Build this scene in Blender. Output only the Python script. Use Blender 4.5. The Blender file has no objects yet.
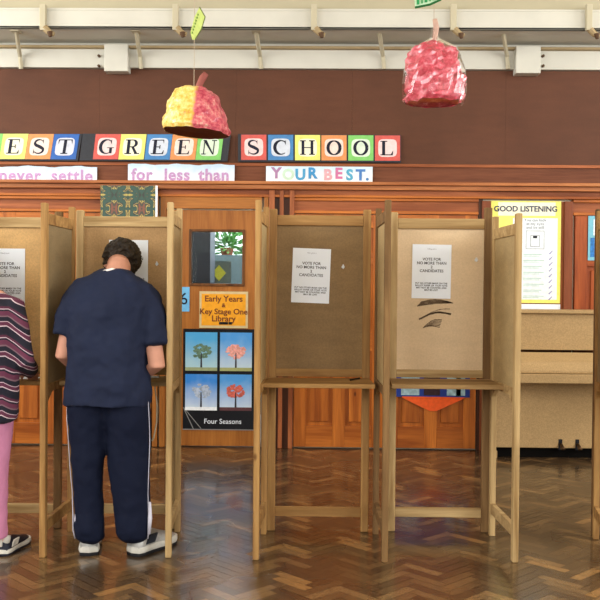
import bpy, bmesh, math, random
from mathutils import Vector, Matrix, noise
R = math.radians
random.seed(7)
SC = bpy.context.scene
COL = SC.collection

# ------------------------------------------------------------------ camera
F = 900.0
cd = bpy.data.cameras.new('camera')
cam = bpy.data.objects.new('camera', cd); COL.objects.link(cam)
cd.sensor_width = 36; cd.lens = 36 * F / 600; cd.clip_end = 100
EYE = Vector((0, 0, 1.42))
CM = Matrix.Rotation(R(1.0), 4, 'Z') @ Matrix.Rotation(R(90 - 0.83), 4, 'X') @ Matrix.Rotation(R(0.5), 4, 'Z')
cam.matrix_world = Matrix.Translation(EYE) @ CM
SC.camera = cam
def ray(px, py):
    return (CM.to_3x3() @ Vector(((px - 300) / F, -(py - 300) / F, -1)))
def at(px, py, Y):
    d = ray(px, py); return EYE + d * (Y / d.y)
def gr(px, py):
    d = ray(px, py); return EYE + d * (-EYE.z / d.z)

# ------------------------------------------------------------------ light
SC.view_settings.view_transform = 'Standard'
SC.view_settings.look = 'None'
SC.view_settings.gamma = 1
SC.view_settings.use_curve_mapping = False
SC.view_settings.exposure = 0.25
w = bpy.data.worlds.new('world'); SC.world = w; w.use_nodes = True
w.node_tree.nodes['Background'].inputs[0].default_value = (.8, .9, 1, 1)
w.node_tree.nodes['Background'].inputs[1].default_value = 1.0
def area(name, loc, rot, sx, sy, power, col):
    l = bpy.data.lights.new(name, 'AREA'); l.shape = 'RECTANGLE'; l.size = sx; l.size_y = sy
    l.energy = power; l.color = col
    o = bpy.data.objects.new(name, l); COL.objects.link(o); o.location = loc; o.rotation_euler = rot
    return o
# daylight through the tall windows of the wall behind the camera and of the two side walls
for x in (-3.6, 0, 3.6):
    area('window_light', (x, -5.02, 3.0), (R(90), 0, 0), 2.3, 3.0, 105, (1, .97, .93))
for y in (-1.5, 2.2, 5.9):
    area('window_light', (-5.62, y, 3.4), (R(90), 0, R(-90)), 2.0, 2.0, 150, (1, .98, .95))
    area('window_light', (6.02, y, 3.4), (R(90), 0, R(90)), 2.0, 2.0, 150, (1, .98, .95))

# ------------------------------------------------------------------ materials
MATS = {}
def new_mat(name):
    m = bpy.data.materials.new(name); m.use_nodes = True
    nt = m.node_tree; return m, nt, nt.nodes['Principled BSDF']
def plain(name, col, rough=.6, metal=0, coat=0, spec=.25, noise_amt=.08, scale=30, bump=0):
    if name in MATS: return MATS[name]
    m, nt, b = new_mat(name)
    n = nt.nodes.new('ShaderNodeTexNoise'); n.inputs['Scale'].default_value = scale; n.inputs['Detail'].default_value = 4
    tc = nt.nodes.new('ShaderNodeTexCoord'); nt.links.new(tc.outputs['Object'], n.inputs['Vector'])
    r = nt.nodes.new('ShaderNodeValToRGB')
    r.color_ramp.elements[0].position = .3; r.color_ramp.elements[1].position = .7
    r.color_ramp.elements[0].color = tuple(c * (1 - noise_amt) for c in col) + (1,)
    r.color_ramp.elements[1].color = tuple(min(1, c * (1 + noise_amt)) for c in col) + (1,)
    nt.links.new(n.outputs['Fac'], r.inputs['Fac']); nt.links.new(r.outputs['Color'], b.inputs['Base Color'])
    b.inputs['Roughness'].default_value = rough; b.inputs['Metallic'].default_value = metal; b.inputs['Specular IOR Level'].default_value = spec
    b.inputs['Coat Weight'].default_value = coat
    if bump:
        bp = nt.nodes.new('ShaderNodeBump'); bp.inputs['Strength'].default_value = bump; bp.inputs['Distance'].default_value = .01
        nt.links.new(n.outputs['Fac'], bp.inputs['Height']); nt.links.new(bp.outputs['Normal'], b.inputs['Normal'])
    MATS[name] = m; return m
def wood(name, c1, c2, axis='z', scale=9, rough=.5, coat=0, stain=0.0, knots=True):
    key = name + axis
    if key in MATS: return MATS[key]
    m, nt, b = new_mat(key)
    L = nt.links.new; N = nt.nodes.new
    tc = N('ShaderNodeTexCoord'); mp = N('ShaderNodeMapping')
    s = {'x': (.07, 1, 1), 'y': (1, .07, 1), 'z': (1, 1, .07)}[axis]
    mp.inputs['Scale'].default_value = s; L(tc.outputs['Object'], mp.inputs['Vector'])
    oi = N('ShaderNodeObjectInfo'); ad = N('ShaderNodeVectorMath'); ad.operation = 'ADD'
    ml = N('ShaderNodeMath'); ml.operation = 'MULTIPLY'; ml.inputs[1].default_value = 7; L(oi.outputs['Random'], ml.inputs[0])
    L(mp.outputs['Vector'], ad.inputs[0]); L(ml.outputs[0], ad.inputs[1])
    n = N('ShaderNodeTexNoise'); n.inputs['Scale'].default_value = scale; n.inputs['Detail'].default_value = 6
    n.inputs['Distortion'].default_value = 1.2; L(ad.outputs[0], n.inputs['Vector'])
    r = N('ShaderNodeValToRGB'); r.color_ramp.elements[0].position = .33; r.color_ramp.elements[1].position = .68
    r.color_ramp.elements[0].color = c1 + (1,); r.color_ramp.elements[1].color = c2 + (1,)
    L(n.outputs['Fac'], r.inputs['Fac'])
    n2 = N('ShaderNodeTexNoise'); n2.inputs['Scale'].default_value = 70; n2.inputs['Detail'].default_value = 3; L(ad.outputs[0], n2.inputs['Vector'])
    mx = N('ShaderNodeMix'); mx.data_type = 'RGBA'; mx.blend_type = 'MULTIPLY'; mx.inputs[0].default_value = .5
    r2 = N('ShaderNodeValToRGB'); r2.color_ramp.elements[0].position = .35; r2.color_ramp.elements[1].position = .6
    r2.color_ramp.elements[0].color = (.66, .6, .55, 1); r2.color_ramp.elements[1].color = (1, 1, 1, 1)
    L(n2.outputs['Fac'], r2.inputs['Fac']); L(r.outputs['Color'], mx.inputs[6]); L(r2.outputs['Color'], mx.inputs[7])
    out = mx.outputs[2]
    if knots:
        v = N('ShaderNodeTexVoronoi'); v.inputs['Scale'].default_value = 5.5
        mp2 = N('ShaderNodeMapping'); mp2.inputs['Scale'].default_value = {'x': (.5, 1, 1), 'y': (1, .5, 1), 'z': (1, 1, .5)}[axis]
        L(tc.outputs['Object'], mp2.inputs['Vector']); L(mp2.outputs['Vector'], v.inputs['Vector'])
        r3 = N('ShaderNodeValToRGB'); r3.color_ramp.elements[0].position = .035; r3.color_ramp.elements[1].position = .075
        r3.color_ramp.elements[0].color = (.25, .16, .1, 1); r3.color_ramp.elements[1].color = (1, 1, 1, 1)
        L(v.outputs['Distance'], r3.inputs['Fac'])
        m3 = N('ShaderNodeMix'); m3.data_type = 'RGBA'; m3.blend_type = 'MULTIPLY'; m3.inputs[0].default_value = .8
        L(out, m3.inputs[6]); L(r3.outputs['Color'], m3.inputs[7]); out = m3.outputs[2]
    if stain:
        n4 = N('ShaderNodeTexNoise'); n4.inputs['Scale'].default_value = 2.6; n4.inputs['Detail'].default_value = 3; L(tc.outputs['Object'], n4.inputs['Vector'])
        r4 = N('ShaderNodeValToRGB'); r4.color_ramp.elements[0].position = .38; r4.color_ramp.elements[1].position = .62
        r4.color_ramp.elements[0].color = (1 - stain, 1 - stain, 1 - stain, 1); r4.color_ramp.elements[1].color = (1, 1, 1, 1)
        L(n4.outputs['Fac'], r4.inputs['Fac'])
        m4 = N('ShaderNodeMix'); m4.data_type = 'RGBA'; m4.blend_type = 'MULTIPLY'; m4.inputs[0].default_value = 1
        L(out, m4.inputs[6]); L(r4.outputs['Color'], m4.inputs[7]); out = m4.outputs[2]
    L(out, b.inputs['Base Color'])
    b.inputs['Roughness'].default_value = rough + .1; b.inputs['Coat Weight'].default_value = coat * .2; b.inputs['Coat Roughness'].default_value = .3; b.inputs['Specular IOR Level'].default_value = .22
    bp = N('ShaderNodeBump'); bp.inputs['Strength'].default_value = .15; bp.inputs['Distance'].default_value = .004
    L(n2.outputs['Fac'], bp.inputs['Height']); L(bp.outputs['Normal'], b.inputs['Normal'])
    MATS[key] = m; return m
def srgb(r, g, b):
    f = lambda c: ((c / 255 + .055) / 1.055) ** 2.4 if c > 10 else c / 255 / 12.92
    return (f(r), f(g), f(b))

def board(name, col, amt=.14, speck=.12):
    m, nt, b = new_mat(name); L = nt.links.new; N = nt.nodes.new
    tc = N('ShaderNodeTexCoord'); out = None
    for sc, a_, st in ((2.3, amt, (1, 1, 1)), (9, amt*.6, (.5, 1, 2.2)), (110, speck, (1, 1, 1))):
        mp = N('ShaderNodeMapping'); mp.inputs['Scale'].default_value = st; L(tc.outputs['Object'], mp.inputs[0])
        n = N('ShaderNodeTexNoise'); n.inputs['Scale'].default_value = sc; n.inputs['Detail'].default_value = 4; L(mp.outputs[0], n.inputs[0])
        mr = N('ShaderNodeMapRange'); mr.inputs[1].default_value = .3; mr.inputs[2].default_value = .7; mr.inputs[3].default_value = 1-a_; mr.inputs[4].default_value = 1+a_; L(n.outputs[0], mr.inputs[0])
        if out is None: out = mr.outputs[0]
        else:
            k = N('ShaderNodeMath'); k.operation = 'MULTIPLY'; L(out, k.inputs[0]); L(mr.outputs[0], k.inputs[1]); out = k.outputs[0]
    v = N('ShaderNodeVectorMath'); v.operation = 'SCALE'; v.inputs[0].default_value = col; L(out, v.inputs['Scale']); L(v.outputs[0], b.inputs['Base Color'])
    b.inputs['Roughness'].default_value = .6; b.inputs['Specular IOR Level'].default_value = .25
    return m
# ------------------------------------------------------------------ mesh helpers
def box(bm, x0, x1, y0, y1, z0, z1, M=None):
    vs = [bm.verts.new(Vector(p)) for p in ((x0,y0,z0),(x1,y0,z0),(x1,y1,z0),(x0,y1,z0),(x0,y0,z1),(x1,y0,z1),(x1,y1,z1),(x0,y1,z1))]
    if M is not None:
        for v in vs: v.co = M @ v.co
    fs = []
    for q in ((0,3,2,1),(4,5,6,7),(0,1,5,4),(1,2,6,5),(2,3,7,6),(3,0,4,7)):
        fs.append(bm.faces.new([vs[i] for i in q]))
    return vs, fs
def prism(bm, pts, y0, y1, M=None, mi=0):
    """polygon in x,z extruded from y0 to y1"""
    a = [bm.verts.new(Vector((p[0], y0, p[1]))) for p in pts]
    b = [bm.verts.new(Vector((p[0], y1, p[1]))) for p in pts]
    if M is not None:
        for v in a + b: v.co = M @ v.co
    n = len(pts); fs = [bm.faces.new(a), bm.faces.new(b[::-1])]
    for i in range(n):
        fs.append(bm.faces.new((a[i], b[i], b[(i+1) % n], a[(i+1) % n])))
    for f in fs: f.material_index = mi
    return fs
def tube(bm, pts, rads, n=10, cap=True, ry=1.0):
    pts = [Vector(p) for p in pts]
    if not hasattr(rads, '__len__'): rads = [rads] * len(pts)
    rings = []; up = None
    for i, p in enumerate(pts):
        t = (pts[min(i+1, len(pts)-1)] - pts[max(i-1, 0)]).normalized()
        if up is None:
            up = Vector((0, 1, 0)) if abs(t.y) < .9 else Vector((0, 0, 1))
        s = t.cross(up).normalized(); u = s.cross(t).normalized(); up = u
        rings.append([bm.verts.new(p + (s * math.cos(a) + u * math.sin(a) * ry) * rads[i]) for a in [2*math.pi*k/n for k in range(n)]])
    for a, b in zip(rings, rings[1:]):
        for k in range(n): bm.faces.new((a[k], a[(k+1) % n], b[(k+1) % n], b[k]))
    if cap:
        bm.faces.new(rings[0][::-1]); bm.faces.new(rings[-1])
    return rings
def loft(bm, rings, n=28, M=None, power=2.0, cap=True):
    """horizontal rings (cx,cy,z,rx,ry)"""
    R_ = []
    for cx, cy, z, rx, ry in rings:
        l = []
        for k in range(n):
            a = 2*math.pi*k/n; c, s = math.cos(a), math.sin(a)
            e = 2/power
            v = Vector((cx + rx*math.copysign(abs(c)**e, c), cy + ry*math.copysign(abs(s)**e, s), z))
            if M is not None: v = M @ v
            l.append(bm.verts.new(v))
        R_.append(l)
    for a, b in zip(R_, R_[1:]):
        for k in range(n): bm.faces.new((a[k], a[(k+1) % n], b[(k+1) % n], b[k]))
    if cap:
        bm.faces.new(R_[0][::-1]); bm.faces.new(R_[-1])
    return R_
def ell(bm, c, r, M=None, seg=16):
    res = bmesh.ops.create_uvsphere(bm, u_segments=seg, v_segments=seg//2+2, radius=1)
    for v in res['verts']:
        v.co = Vector((c[0]+v.co.x*r[0], c[1]+v.co.y*r[1], c[2]+v.co.z*r[2]))
        if M is not None: v.co = M @ v.co
def obj(name, bm, mats, parent=None, smooth=False, bevel=0, loc=None):
    bmesh.ops.recalc_face_normals(bm, faces=bm.faces)
    me = bpy.data.meshes.new(name); bm.to_mesh(me); bm.free()
    o = bpy.data.objects.new(name, me); COL.objects.link(o)
    if not isinstance(mats, (list, tuple)): mats = [mats]
    for m in mats: me.materials.append(m)
    if smooth: me.polygons.foreach_set('use_smooth', [True]*len(me.polygons))
    if bevel:
        b = o.modifiers.new('bevel', 'BEVEL'); b.width = bevel; b.segments = 2; b.limit_method = 'ANGLE'
    if parent is not None: o.parent = parent
    return o
def recentre(o):
    """origin of a single-mesh thing to the base of its own shape"""
    vs = o.data.vertices
    c = sum((v.co for v in vs), Vector()) / len(vs); c.z = min(v.co.z for v in vs)
    for v in vs: v.co -= c
    o.location = c
def empty(name, loc=(0,0,0), rz=0):
    o = bpy.data.objects.new(name, None); COL.objects.link(o); o.location = loc; o.rotation_euler = (0,0,rz)
    o.empty_display_size = .1; return o
def tag(o, label, cat, group=None):
    o['label'] = label; o['category'] = cat
    if group: o['group'] = group
    return o
def struct(name, bm, mats, parent=None, label=None, bevel=0):
    o = obj(name, bm, mats, parent, bevel=bevel)
    if parent is None: o['kind'] = 'structure'
    if label: o['label'] = label
    return o
def B():
    return bmesh.new()
def bx(name, x0, x1, y0, y1, z0, z1, mat, parent=None, bevel=0):
    bm = B(); box(bm, x0, x1, y0, y1, z0, z1); return obj(name, bm, mat, parent, bevel=bevel)
def text(body, size, align='CENTER', extrude=.0006, bold=0, spacing=1.0, line=1.0):
    """letters lie in x,z, facing -y"""
    c = bpy.data.curves.new('text', 'FONT'); c.body = body; c.size = size; c.align_x = align; c.align_y = 'CENTER'
    c.extrude = extrude; c.offset = bold; c.space_character = spacing; c.space_line = line; c.resolution_u = 3
    t = bpy.data.objects.new('text', c); COL.objects.link(t)
    bpy.context.view_layer.update()
    me = bpy.data.meshes.new_from_object(t.evaluated_get(bpy.context.evaluated_depsgraph_get()))
    bpy.data.objects.remove(t); bpy.data.curves.remove(c)
    me.transform(Matrix.Rotation(R(90), 4, 'X'))
    me.materials.clear()
    return me
def put_text(name, body, size, loc, mat, parent, **k):
    me = text(body, size, **k); me.name = name; me.materials.append(mat)
    me.transform(Matrix.Translation(Vector(loc)))
    o = bpy.data.objects.new(name, me); COL.objects.link(o); o.parent = parent
    return o

# ------------------------------------------------------------------ palettes
PINE1, PINE2 = srgb(134, 96, 52), srgb(186, 146, 90)
pine = lambda ax='z': wood('pine', PINE1, PINE2, ax, 10, .55)
paler = lambda ax='z': wood('pale_pine', srgb(150, 120, 76), srgb(200, 172, 124), ax, 10, .6)
oldw = lambda ax='z': wood('old_pine', srgb(92, 66, 38), srgb(142, 110, 70), ax, 12, .6)
orange = lambda ax='z': wood('orange_pine', srgb(146, 74, 20), srgb(204, 120, 46), ax, 8, .3, .4)
redw = lambda ax='z': wood('red_pine', srgb(126, 66, 34), srgb(176, 104, 62), ax, 8, .4, .2)
darkw = lambda ax='z': wood('dark_wood', srgb(62, 34, 20), srgb(92, 54, 32), ax, 8, .4, .2, knots=False)
doorw = lambda ax='z': wood('honey_veneer', srgb(142, 84, 30), srgb(178, 114, 50), ax, 6, .35, .3, knots=False)
oakm = board('light_oak', srgb(176, 146, 102), .05, .16)
lightoak = lambda ax='x': oakm
cream = plain('cream_paint', srgb(186, 178, 152), .5, noise_amt=.05, scale=3)
white_paint = plain('white_paint', srgb(202, 200, 188), .45, noise_amt=.04, scale=4)
drab_paint = plain('drab_paint', srgb(160, 140, 104), .55, noise_amt=.08, scale=5)
hall_wall = plain('hall_wall_paint', srgb(206, 198, 178), .7, noise_amt=.03, scale=2)
paper = plain('white_paper', srgb(238, 245, 255), .6, noise_amt=.01)
ink = plain('black_ink', srgb(40, 42, 55), .6)
greyink = plain('grey_ink', srgb(120, 126, 140), .6)
navy_ink = plain('navy_ink', srgb(18, 22, 44), .5)
black_card = plain('black_card', srgb(14, 16, 22), .35)
steel = plain('steel', srgb(150, 150, 150), .3, 1)

# ------------------------------------------------------------------ the hall
WY = 7.94                                  # face of the panelled wall
XL, XR, YB, ZC = -5.6, 6.0, -5.0, 4.9

# parquet: one mesh of herringbone blocks with a tone for every block
bl, bw = .23, .0575; nn = 4
c45 = math.sqrt(.5)
bm = B(); lay = bm.loops.layers.color.new('tone'); uvl = bm.loops.layers.uv.new('grain')
vs = [bm.verts.new(p) for p in ((XL-.1, YB-.1, -.003), (XR+.1, YB-.1, -.003), (XR+.1, WY+.15, -.003), (XL-.1, WY+.15, -.003))]
f = bm.faces.new(vs); f.material_index = 1
rr = random.Random(3)
def clampv(x, y): return (min(max(x, XL), XR), min(max(y, 2.2), WY))
for i in range(-300, 340):
    for j in range(-90, 90):
        for kind in (0, 1):
            u0, v0 = (i + 2*nn*j, i) if kind == 0 else (i + nn + 2*nn*j, i + 1 - nn)
            du, dv = (nn, 1) if kind == 0 else (1, nn)
            cx = ((u0 + du/2) - (v0 + dv/2)) * c45 * bw; cy = ((u0 + du/2) + (v0 + dv/2)) * c45 * bw
            if not (-5.4 < cx < 5.8 and 1.5 < cy < WY - .1): continue
            g = .018
            pts = [(u0+g, v0+g), (u0+du-g, v0+g), (u0+du-g, v0+dv-g), (u0+g, v0+dv-g)]
            q = [bm.verts.new((((a-b)*c45*bw), ((a+b)*c45*bw), 0)) for a, b in pts]
            fc = bm.faces.new(q); t = rr.random(); t2 = rr.random()
            ox, oy = rr.random()*9, rr.random()*9
            uv = [(0,0),(1,0),(1,.25),(0,.25)] if kind == 0 else [(0,0),(0,.25),(1,.25),(1,0)]
            for lp, (a, b) in zip(fc.loops, uv):
                lp[lay] = (t, t2, 0, 1); lp[uvl].uv = (a*.35+ox, b*.35*4+oy)
m, nt, b = new_mat('parquet'); L = nt.links.new; N = nt.nodes.new
at_ = N('ShaderNodeVertexColor'); at_.layer_name = 'tone'
sp = N('ShaderNodeSeparateColor'); L(at_.outputs['Color'], sp.inputs[0])
r = N('ShaderNodeValToRGB'); cr = r.color_ramp
cr.elements[0].position = 0; cr.elements[0].color = srgb(68, 52, 36) + (1,)
cr.elements[1].position = 1; cr.elements[1].color = srgb(152, 116, 72) + (1,)
e = cr.elements.new(.55); e.color = srgb(100, 78, 52) + (1,)
e = cr.elements.new(.85); e.color = srgb(124, 98, 66) + (1,)
L(sp.outputs[0], r.inputs['Fac'])
uvn = N('ShaderNodeUVMap'); uvn.uv_map = 'grain'
mp = N('ShaderNodeMapping'); mp.inputs['Scale'].default_value = (3, 9, 1); L(uvn.outputs[0], mp.inputs['Vector'])
n = N('ShaderNodeTexNoise'); n.inputs['Scale'].default_value = 4; n.inputs['Detail'].default_value = 5; L(mp.outputs[0], n.inputs['Vector'])
r2 = N('ShaderNodeValToRGB'); r2.color_ramp.elements[0].color = (.5, .48, .45, 1); r2.color_ramp.elements[1].color = (1.25, 1.2, 1.12, 1)
r2.color_ramp.elements[0].position = .3; r2.color_ramp.elements[1].position = .7
L(n.outputs['Fac'], r2.inputs['Fac'])
mx = N('ShaderNodeMix'); mx.data_type = 'RGBA'; mx.blend_type = 'MULTIPLY'; mx.inputs[0].default_value = 1
L(r.outputs[0], mx.inputs[6]); L(r2.outputs[0], mx.inputs[7])
L(mx.outputs[2], b.inputs['Base Color'])
n3 = N('ShaderNodeTexNoise'); n3.inputs['Scale'].default_value = 1.7; tc = N('ShaderNodeTexCoord'); L(tc.outputs['Object'], n3.inputs['Vector'])
mr = N('ShaderNodeMapRange'); mr.inputs[3].default_value = .2; mr.inputs[4].default_value = .34; L(n3.outputs[0], mr.inputs[0]); L(mr.outputs[0], b.inputs['Roughness'])
bp = N('ShaderNodeBump'); bp.inputs['Strength'].default_value = .25; bp.inputs['Distance'].default_value = .003
n5 = N('ShaderNodeTexNoise'); n5.inputs['Scale'].default_value = 9; L(tc.outputs['Object'], n5.inputs['Vector'])
L(n5.outputs[0], bp.inputs['Height']); L(bp.outputs[0], b.inputs['Normal'])
b.inputs['Coat Weight'].default_value = .4; b.inputs['Coat Roughness'].default_value = .1
parquet = m
struct('floor', bm, [parquet, plain('floor_joint', srgb(78, 52, 32), .35)])

bm = B(); box(bm, XL-.1, XR+.1, YB-.1, WY+.15, ZC, ZC+.1); struct('ceiling', bm, hall_wall)
# side walls and rear wall with window openings
def holed(name, axis, c, lo, hi, zlo, zhi, holes, mat, th=.12):
    bm = B()
    def bb(a0, a1, z0, z1):
        if axis == 'x': box(bm, min(c, c+th), max(c, c+th), a0, a1, z0, z1)
        else: box(bm, a0, a1, min(c, c+th), max(c, c+th), z0, z1)
    p = lo
    for a0, a1, z0, z1 in holes:
        bb(p, a0, zlo, zhi); bb(a0, a1, zlo, z0); bb(a0, a1, z1, zhi); p = a1
    bb(p, hi, zlo, zhi)
    return struct(name, bm, mat)
sideholes = [(y-1.0, y+1.0, 2.2, 4.4) for y in (-1.5, 2.2, 5.9)]
holed('wall_left', 'x', XL, YB-.1, WY+.15, 0, ZC, sideholes, hall_wall, -.12)
holed('wall_right', 'x', XR, YB-.1, WY+.15, 0, ZC, sideholes, hall_wall, .12)
holed('wall_front', 'y', YB, XL, XR, 0, ZC, [(x-1.15, x+1.15, 1.5, 4.5) for x in (-3.6, 0, 3.6)], hall_wall, -.12)

# back wall
W = lambda px, py, Y=WY: at(px, py, Y)
zt = lambda py, Y=WY: at(300, py, Y).z
wl, wr = W(192, 250).x, W(242.5, 250).x
wz0, wz1 = W(217, 283.5).z, W(217, 232).z
dl, dr = W(166, 250).x, W(262, 250).x       # flush door edges
bm = B()
box(bm, XL, dl, WY, WY+.12, 0, ZC); box(bm, dr, XR, WY, WY+.12, 0, ZC); box(bm, dl, dr, WY, WY+.12, 2.1, ZC)
struct('wall_back', bm, hall_wall)

ZTOP = zt(184.5)   # underside line of the top moulding
# hardboard display band above the panelling
zb0, zb1 = zt(165), zt(70.5)
hb = board('hardboard', srgb(90, 54, 36), .1, .06)
bm = B()
xs = [XL] + [W(p, 120).x for p in (-40, 100, 236, 352, 505)] + [XR]
for a, c in zip(xs, xs[1:]): box(bm, a+.0004, c-.0004, WY-.02, WY, zb0, zb1)
struct('trim_1', bm, hb, label='reddish brown hardboard display band high on the wall')
bm = B(); box(bm, XL, XR, WY-.028, WY, zt(182.5), zt(167)); struct('trim_2', bm, wood('red_strip', srgb(96, 54, 34), srgb(124, 74, 50), 'x', 6, .5, knots=False))
bm = B(); box(bm, XL, XR, WY-.04, WY, zt(167), zt(164)); struct('trim_3', bm, redw('x'), bevel=.003)
# picture rail and cornice over the doors
bm = B()
box(bm, XL, XR, WY-.115, WY, zt(186), zt(182.8)); box(bm, XL, XR, WY-.085, WY, zt(190.5), zt(186))
struct('trim_4', bm, wood('cornice', srgb(150, 84, 42), srgb(196, 128, 76), 'x', 7, .35, .3, knots=False), bevel=.004)
bm = B(); box(bm, XL, XR, WY-.04, WY, zt(195.5), zt(190.5)); struct('trim_5', bm, redw('x'))
bm = B(); box(bm, XL, XR, WY-.06, WY, zt(198), zt(195.5)); struct('trim_6', bm, orange('x'), bevel=.003)

def panel_door(name, px0, px1, stile=.11, z1=None, panels=None, mat=None, handle=None, top_rail=.12):
    mat = mat or orange
    x0, x1 = W(px0, 440).x, W(px1, 440).x; z1 = z1 or 2.06
    bm = B(); box(bm, x0, x1, WY-.012, WY, .01, z1)
    d = struct(name, bm, mat('z'))
    bm = B(); mid = (x0+x1)/2
    for a, c in ((x0+.003, x0+stile), (mid-.055, mid+.055), (x1-stile, x1-.003)): box(bm, a, c, WY-.034, WY-.012, .012, z1)
    obj('door_stile', bm, mat('z'), d, bevel=.003)
    bm = B()
    for a, c in ((.012, .2), (.86, 1.02), (1.62, 1.72), (z1-top_rail, z1)):
        for p, q in ((x0+stile, mid-.055), (mid+.055, x1-stile)): box(bm, p, q, WY-.033, WY-.012, a, c)
    obj('door_rail', bm, mat('x'), d, bevel=.003)
    bm = B()
    for a, c in ((.2, .86), (1.02, 1.62), (1.72, z1-top_rail)):
        for p, q in ((x0+stile, mid-.055), (mid+.055, x1-stile)):
            box(bm, p+.035, q-.035, WY-.024, WY-.012, a+.035, c-.035)
    obj('door_panel', bm, mat('z'), d, bevel=.008)
    return d
panel_door('door_1', -126, -36); panel_door('door_2', -35, 55); panel_door('door_3', 56, 146)
panel_door('door_5', 293, 383.5); panel_door('door_6', 384.5, 475)
redorange = lambda ax='z': wood('red_orange_pine', srgb(138, 62, 22), srgb(186, 96, 44), ax, 8, .35, .3)
panel_door('door_7', 571, 668, mat=redorange, z1=W(600, 216).z, top_rail=.1)
# frames between the doors
bm = B()
for a, c in ((147.5, 152), (153, 158), (160, 165.5), (262.5, 267)): box(bm, W(a, 440).x, W(c, 440).x, WY-.055, WY, 0, zt(198))
struct('trim_7', bm, doorw('z'), bevel=.004)
bm = B()
for a, c in ((267.5, 273), (278, 282), (288, 292.5)): box(bm, W(a, 440).x, W(c, 440).x, WY-.065, WY, 0, zt(191))
struct('trim_8', bm, redw('z'), bevel=.004)
bm = B()
for a, c in ((273, 278), (282, 288), (475.5, 479.5)): box(bm, W(a, 440).x, W(c, 440).x, WY-.03, WY, 0, zt(190.5))
struct('trim_9', bm, darkw('z'))
bm = B()
for a, c in ((480, 489), (562, 570.5)): box(bm, W(a, 300).x, W(c, 300).x, WY-.05, WY, 0, zt(200))
struct('trim_10', bm, wood('frame_red', srgb(108, 54, 28), srgb(142, 78, 46), 'z', 8, .4, .2, knots=False), bevel=.004)
bm = B(); box(bm, W(489, 300).x, W(562, 300).x, WY-.02, WY, 0, zt(200)); struct('trim_11', bm, redw('z'))
# transom panels above the doors
def transom(n, px0, px1):
    x0, x1 = W(px0, 200).x, W(px1, 200).x
    bm = B(); box(bm, x0, x1, WY-.02, WY, 2.065, zt(198)); t = struct('trim_%d' % n, bm, redw('x'))
    bm = B()
    for a, c in ((2.065, 2.09), (zt(201), zt(198.2))): box(bm, x0+.01, x1-.01, WY-.045, WY-.02, a, c)
    obj('moulding', bm, orange('x'), t, bevel=.003)
transom(12, -36, 147); transom(13, 293, 479); transom(14, 571, 668)
bm = B(); box(bm, dl-.04, dr+.0, WY-.05, WY-.0, 2.1, zt(198)); struct('trim_15', bm, doorw('x'), bevel=.004)

# flush door with a small window
bm = B()
for a, b_, c, d_ in ((dl+.004, wl, .01, 2.09), (wr, dr-.004, .01, 2.09), (wl, wr, .01, wz0), (wl, wr, wz1, 2.09)): box(bm, a, b_, WY-.02, WY+.025, c, d_)
fd = struct('door_4', bm, doorw('z'))
bm = B(); t_ = .022
for a, b_, c, d_ in ((wl-t_, wl, wz0-t_, wz1+t_), (wr, wr+t_, wz0-t_, wz1+t_), (wl, wr, wz0-t_, wz0), (wl, wr, wz1, wz1+t_)): box(bm, a, b_, WY-.034, WY+.03, c, d_)
obj('glazing_bead', bm, wood('bead', srgb(80, 48, 22), srgb(120, 76, 36), 'z', 8, .4, knots=False), fd, bevel=.003)
gm, nt, b = new_mat('window_glass'); b.inputs['Transmission Weight'].default_value = 1; b.inputs['Roughness'].default_value = .02; b.inputs['IOR'].default_value = 1.1
b.inputs['Base Color'].default_value = (.93, .97, .97, 1)
bx('pane', wl, wr, WY, WY+.005, wz0, wz1, gm, fd)

# library behind the flush door, seen through its window
ly = WY+2.6
bm = B(); box(bm, dl-.9, dr+.9, ly, ly+.05, 0, 2.9); box(bm, dl-.95, dl-.9, WY+.12, ly+.05, 0, 2.9); box(bm, dr+.9, dr+.95, WY+.12, ly+.05, 0, 2.9)
struct('wall_library', bm, plain('library_wall', srgb(240, 246, 250), .7))
bm = B(); box(bm, dl-.95, dr+.95, WY+.12, ly+.05, 2.9, 2.95); box(bm, dl-.95, dr+.95, WY+.12, ly, -.05, 0); struct('floor_library', bm, plain('library_floor', srgb(120, 120, 120), .6))
area('library_fill_light', ((dl+dr)/2, WY+1.7, 2.85), (0, 0, 0), 1.6, 1.4, 130, (.95, .98, 1))  # added lamp that brightens the library's back wall, no fitting modelled
pA = W(190, 232, WY+.6); pB = W(210, 290, WY+.6)
bm = B(); box(bm, pA.x-.5, pB.x, WY+.6, WY+1.0, 0.0, 2.2)
o = obj('bookcase_end', bm, plain('slate_board', srgb(52, 60, 72), .6)); recentre(o); tag(o, 'tall slate grey cupboard side seen at the left of the door window', 'cupboard')
pC = W(212, 255, ly-.5); pD = W(246, 284, ly-.5)
bm = B(); box(bm, pC.x-.6, pD.x+.4, ly-.55, ly-.05, 0, pC.z)
for k in range(3): box(bm, pC.x-.5+k*.5, pC.x-.1+k*.5, ly-.57, ly-.55, .1, pC.z-.08)
o = obj('low_cupboard', bm, plain('grey_green', srgb(70, 84, 86), .6)); recentre(o); tag(o, 'low grey green cupboard under the plant behind the door window', 'cupboard')
pp = W(227, 254, ly-.3)
pl = empty('potted_plant', (pp.x, ly-.3, pC.z)); tag(pl, 'leafy green potted plant seen through the door window', 'plant')
bm = B(); loft(bm, [(0,0,0,.06,.06),(0,0,.09,.08,.08)]); obj('pot', bm, plain('terracotta', srgb(120, 70, 50), .7), pl)
bm = B()
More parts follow.
